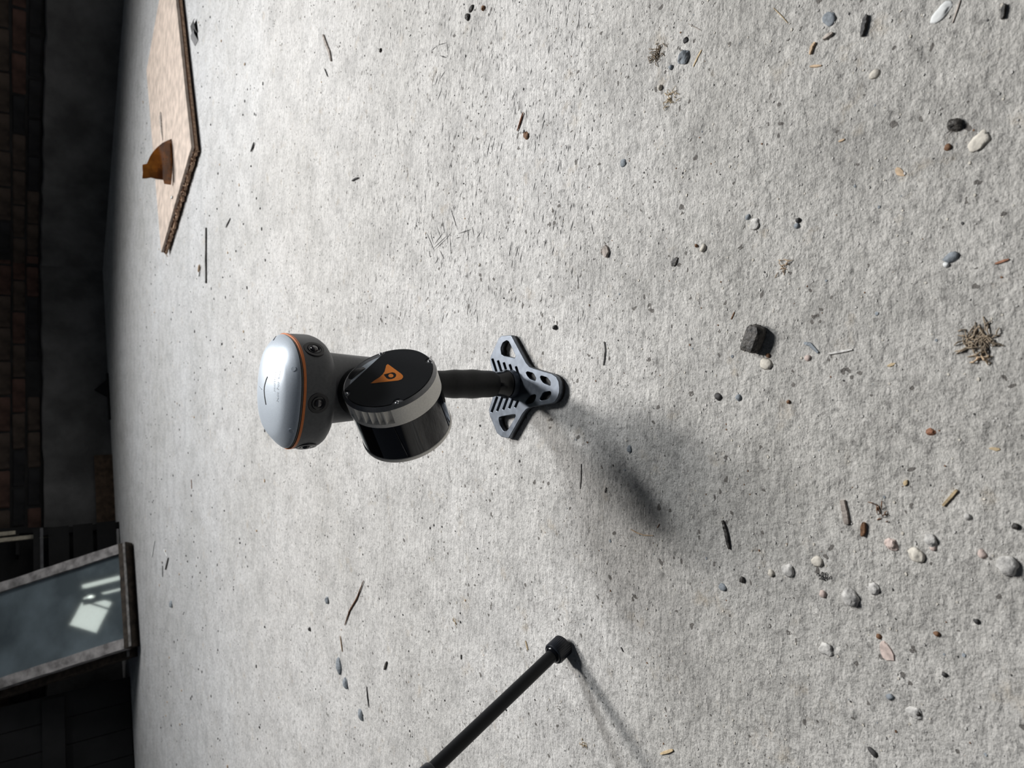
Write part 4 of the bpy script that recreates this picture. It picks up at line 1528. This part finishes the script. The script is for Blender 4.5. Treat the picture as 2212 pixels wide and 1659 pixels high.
# --- uncountable grit, embedded grains and scratches
def grit(name, kinds, boxw, label, seed, avoid):
    """kinds: (count, smallest, largest, material, flatness, sink) grains scattered over one zone, all one heap of litter"""
    rr = random.Random(seed)
    vs, fs, mi = [], [], []
    k = 5
    for ki, (n, s0, s1, m, flat, sink) in enumerate(kinds):
        for _ in range(n):
            x, y = rr.uniform(boxw[0], boxw[1]), rr.uniform(boxw[2], boxw[3])
            if any(q(x, y) for q in avoid):
                continue
            r = s0 + (s1 - s0) * rr.random() ** 2.2
            a = rr.uniform(0, 6.28)
            e = rr.uniform(0.7, 1.5)
            b0 = len(vs)
            zz = r * flat
            for i in range(k):
                w = a + 2 * math.pi * i / k
                q = rr.uniform(0.75, 1.15)
                vs.append((x + r * e * q * math.cos(w), y + r * q * math.sin(w), -zz * sink))
            for i in range(k):
                w = a + 2 * math.pi * (i + 0.3) / k
                q = rr.uniform(0.55, 0.9)
                vs.append((x + r * e * q * math.cos(w), y + r * q * math.sin(w), zz * rr.uniform(0.6, 1.0)))
            fs.append(tuple(b0 + k + i for i in range(k)))
            for i in range(k):
                j = (i + 1) % k
                fs.append((b0 + i, b0 + j, b0 + k + j, b0 + k + i))
            mi += [ki] * (k + 1)
    me = bpy.data.meshes.new(name)
    me.from_pydata(vs, [], fs)
    for kd in kinds:
        me.materials.append(kd[3])
    me.polygons.foreach_set('material_index', mi)
    me.update()
    return add(name, me, None, kind='stuff', label=label, cat='grit')


def in_board(x, y):
    q = Vector((x, y, 0)) - Vector((bA.x, bA.y, 0))
    return -0.03 < q.dot(uAB) < LAB + 0.03 and -0.03 < q.dot(uAD) < WAD + 0.05


def in_plate(x, y):
    return abs(x) < 0.085 and 0.56 < y < 0.75


def in_sash(x, y):
    return x < -0.7 and y > 3.3


MT['lump'] = mat('concrete_lumps', (0.52, 0.505, 0.48), 0.85, 0, (160, 0.25), (700, 0.5, 0.001))
grit('floor_grit', [(4200, 0.0002, 0.0013, MT['lump'], 0.6, 0.9), (420, 0.0002, 0.0011, DM['dark'], 0.6, 0.5), (300, 0.0002, 0.0011, DM['brown'], 0.6, 0.5),
                    (1300, 0.0003, 0.0013, DM['pale'], 0.6, 0.4), (110, 0.0004, 0.0020, DM['slate'], 0.4, 0.7)], (-0.42, 0.42, 0.10, 0.62),
     'sandy dust, grains and fine dark grit on the floor nearest the viewer', 1, [in_plate])
grit('floor_grit', [(1100, 0.0004, 0.0018, DM['dark'], 0.7, 0.4), (160, 0.0005, 0.0020, DM['tan'], 0.6, 0.4), (260, 0.0005, 0.0020, DM['pale'], 0.6, 0.4)],
     (-0.85, 0.95, 0.62, 1.7), 'scattered dark grit on the smooth floor around and behind the scanner', 5, [in_plate])
grit('floor_grit', [(1100, 0.0010, 0.0048, DM['dark'], 0.6, 0.4), (140, 0.0012, 0.0060, DM['tan'], 0.5, 0.4)], (-1.6, 1.6, 1.7, 3.9),
     'scattered dark specks on the far floor before the wall', 7, [in_board, in_sash])

MT['score'] = mat('dirt_filled_scratch', (0.10, 0.097, 0.095), 0.95, 0, (200, 0.4))
vs, fs = [], []


def stroke(p, q, w):
    a, b = Vector((p[0], p[1], 0)), Vector((q[0], q[1], 0))
    d = (b - a).normalized()
    s = Vector((-d.y, d.x, 0)) * w / 2
    m_ = (a + b) / 2
    b0 = len(vs)
    h = Vector((0, 0, 0.0003))
    vs.extend([a + h, m_ - s + h, b + h, m_ + s + h])
    fs.append((b0, b0 + 1, b0 + 2, b0 + 3))


rs = random.Random(44)
for (x0, y0, x1, y1) in [(930, 500, 937, 530), (937, 530, 960, 500), (921, 500, 940, 545), (943, 487, 955, 520), (955, 470, 962, 510), (933, 540, 970, 505), (940, 540, 965, 515),
                         (962, 520, 976, 500), (965, 500, 968, 530), (972, 510, 975, 548), (950, 540, 960, 560), (972, 446, 990, 500), (990, 505, 1020, 495),
                         (1010, 490, 1013, 522), (1020, 488, 1024, 510), (926, 535, 930, 560), (985, 515, 995, 512), (940, 570, 948, 556), (1030, 515, 1040, 500),
                         (930, 112, 945, 98), (945, 98, 966, 92), (966, 92, 968, 115), (950, 120, 966, 125), (964, 150, 948, 175), (948, 160, 938, 190), (955, 190, 945, 218),
                         (940, 150, 932, 190), (1050, 345, 1060, 300), (1062, 330, 1068, 300), (1080, 330, 1086, 306), (1098, 560, 1106, 520), (1112, 560, 1122, 525),
                         (1108, 560, 1105, 580), (895, 505, 902, 470), (905, 490, 906, 465), (825, 420, 830, 445), (858, 295, 862, 320), (858, 262, 859, 285)]:
    a, b = gnd(x0, y0), gnd(x1, y1)
    stroke(a, b, rs.uniform(0.0012, 0.0020))
qa, qb, qc = gnd(640, 20), gnd(1180, 20), gnd(760, 660)
for _ in range(1500):
    px_, py_ = rs.uniform(760, 1280), rs.uniform(0, 690)
    if rs.random() > 0.35 + 0.65 * math.exp(-((px_ - 960) / 170) ** 2):
        continue
    c = gnd(px_, py_)
    ang = rs.gauss(0.0, 0.22) - 0.20
    ln = 0.0015 + 0.0065 * rs.random() ** 2
    d = Vector((math.cos(ang), math.sin(ang), 0)) * ln
    stroke(c - d, c + d, rs.uniform(0.0004, 0.0013))
me = bpy.data.meshes.new('floor_scratches')
me.from_pydata([tuple(q) for q in vs], [], fs)
add('floor_scratches', me, MT['score'], kind='stuff', label='short dirt-filled scratches scored into the floor right of the scanner', cat='scratches')
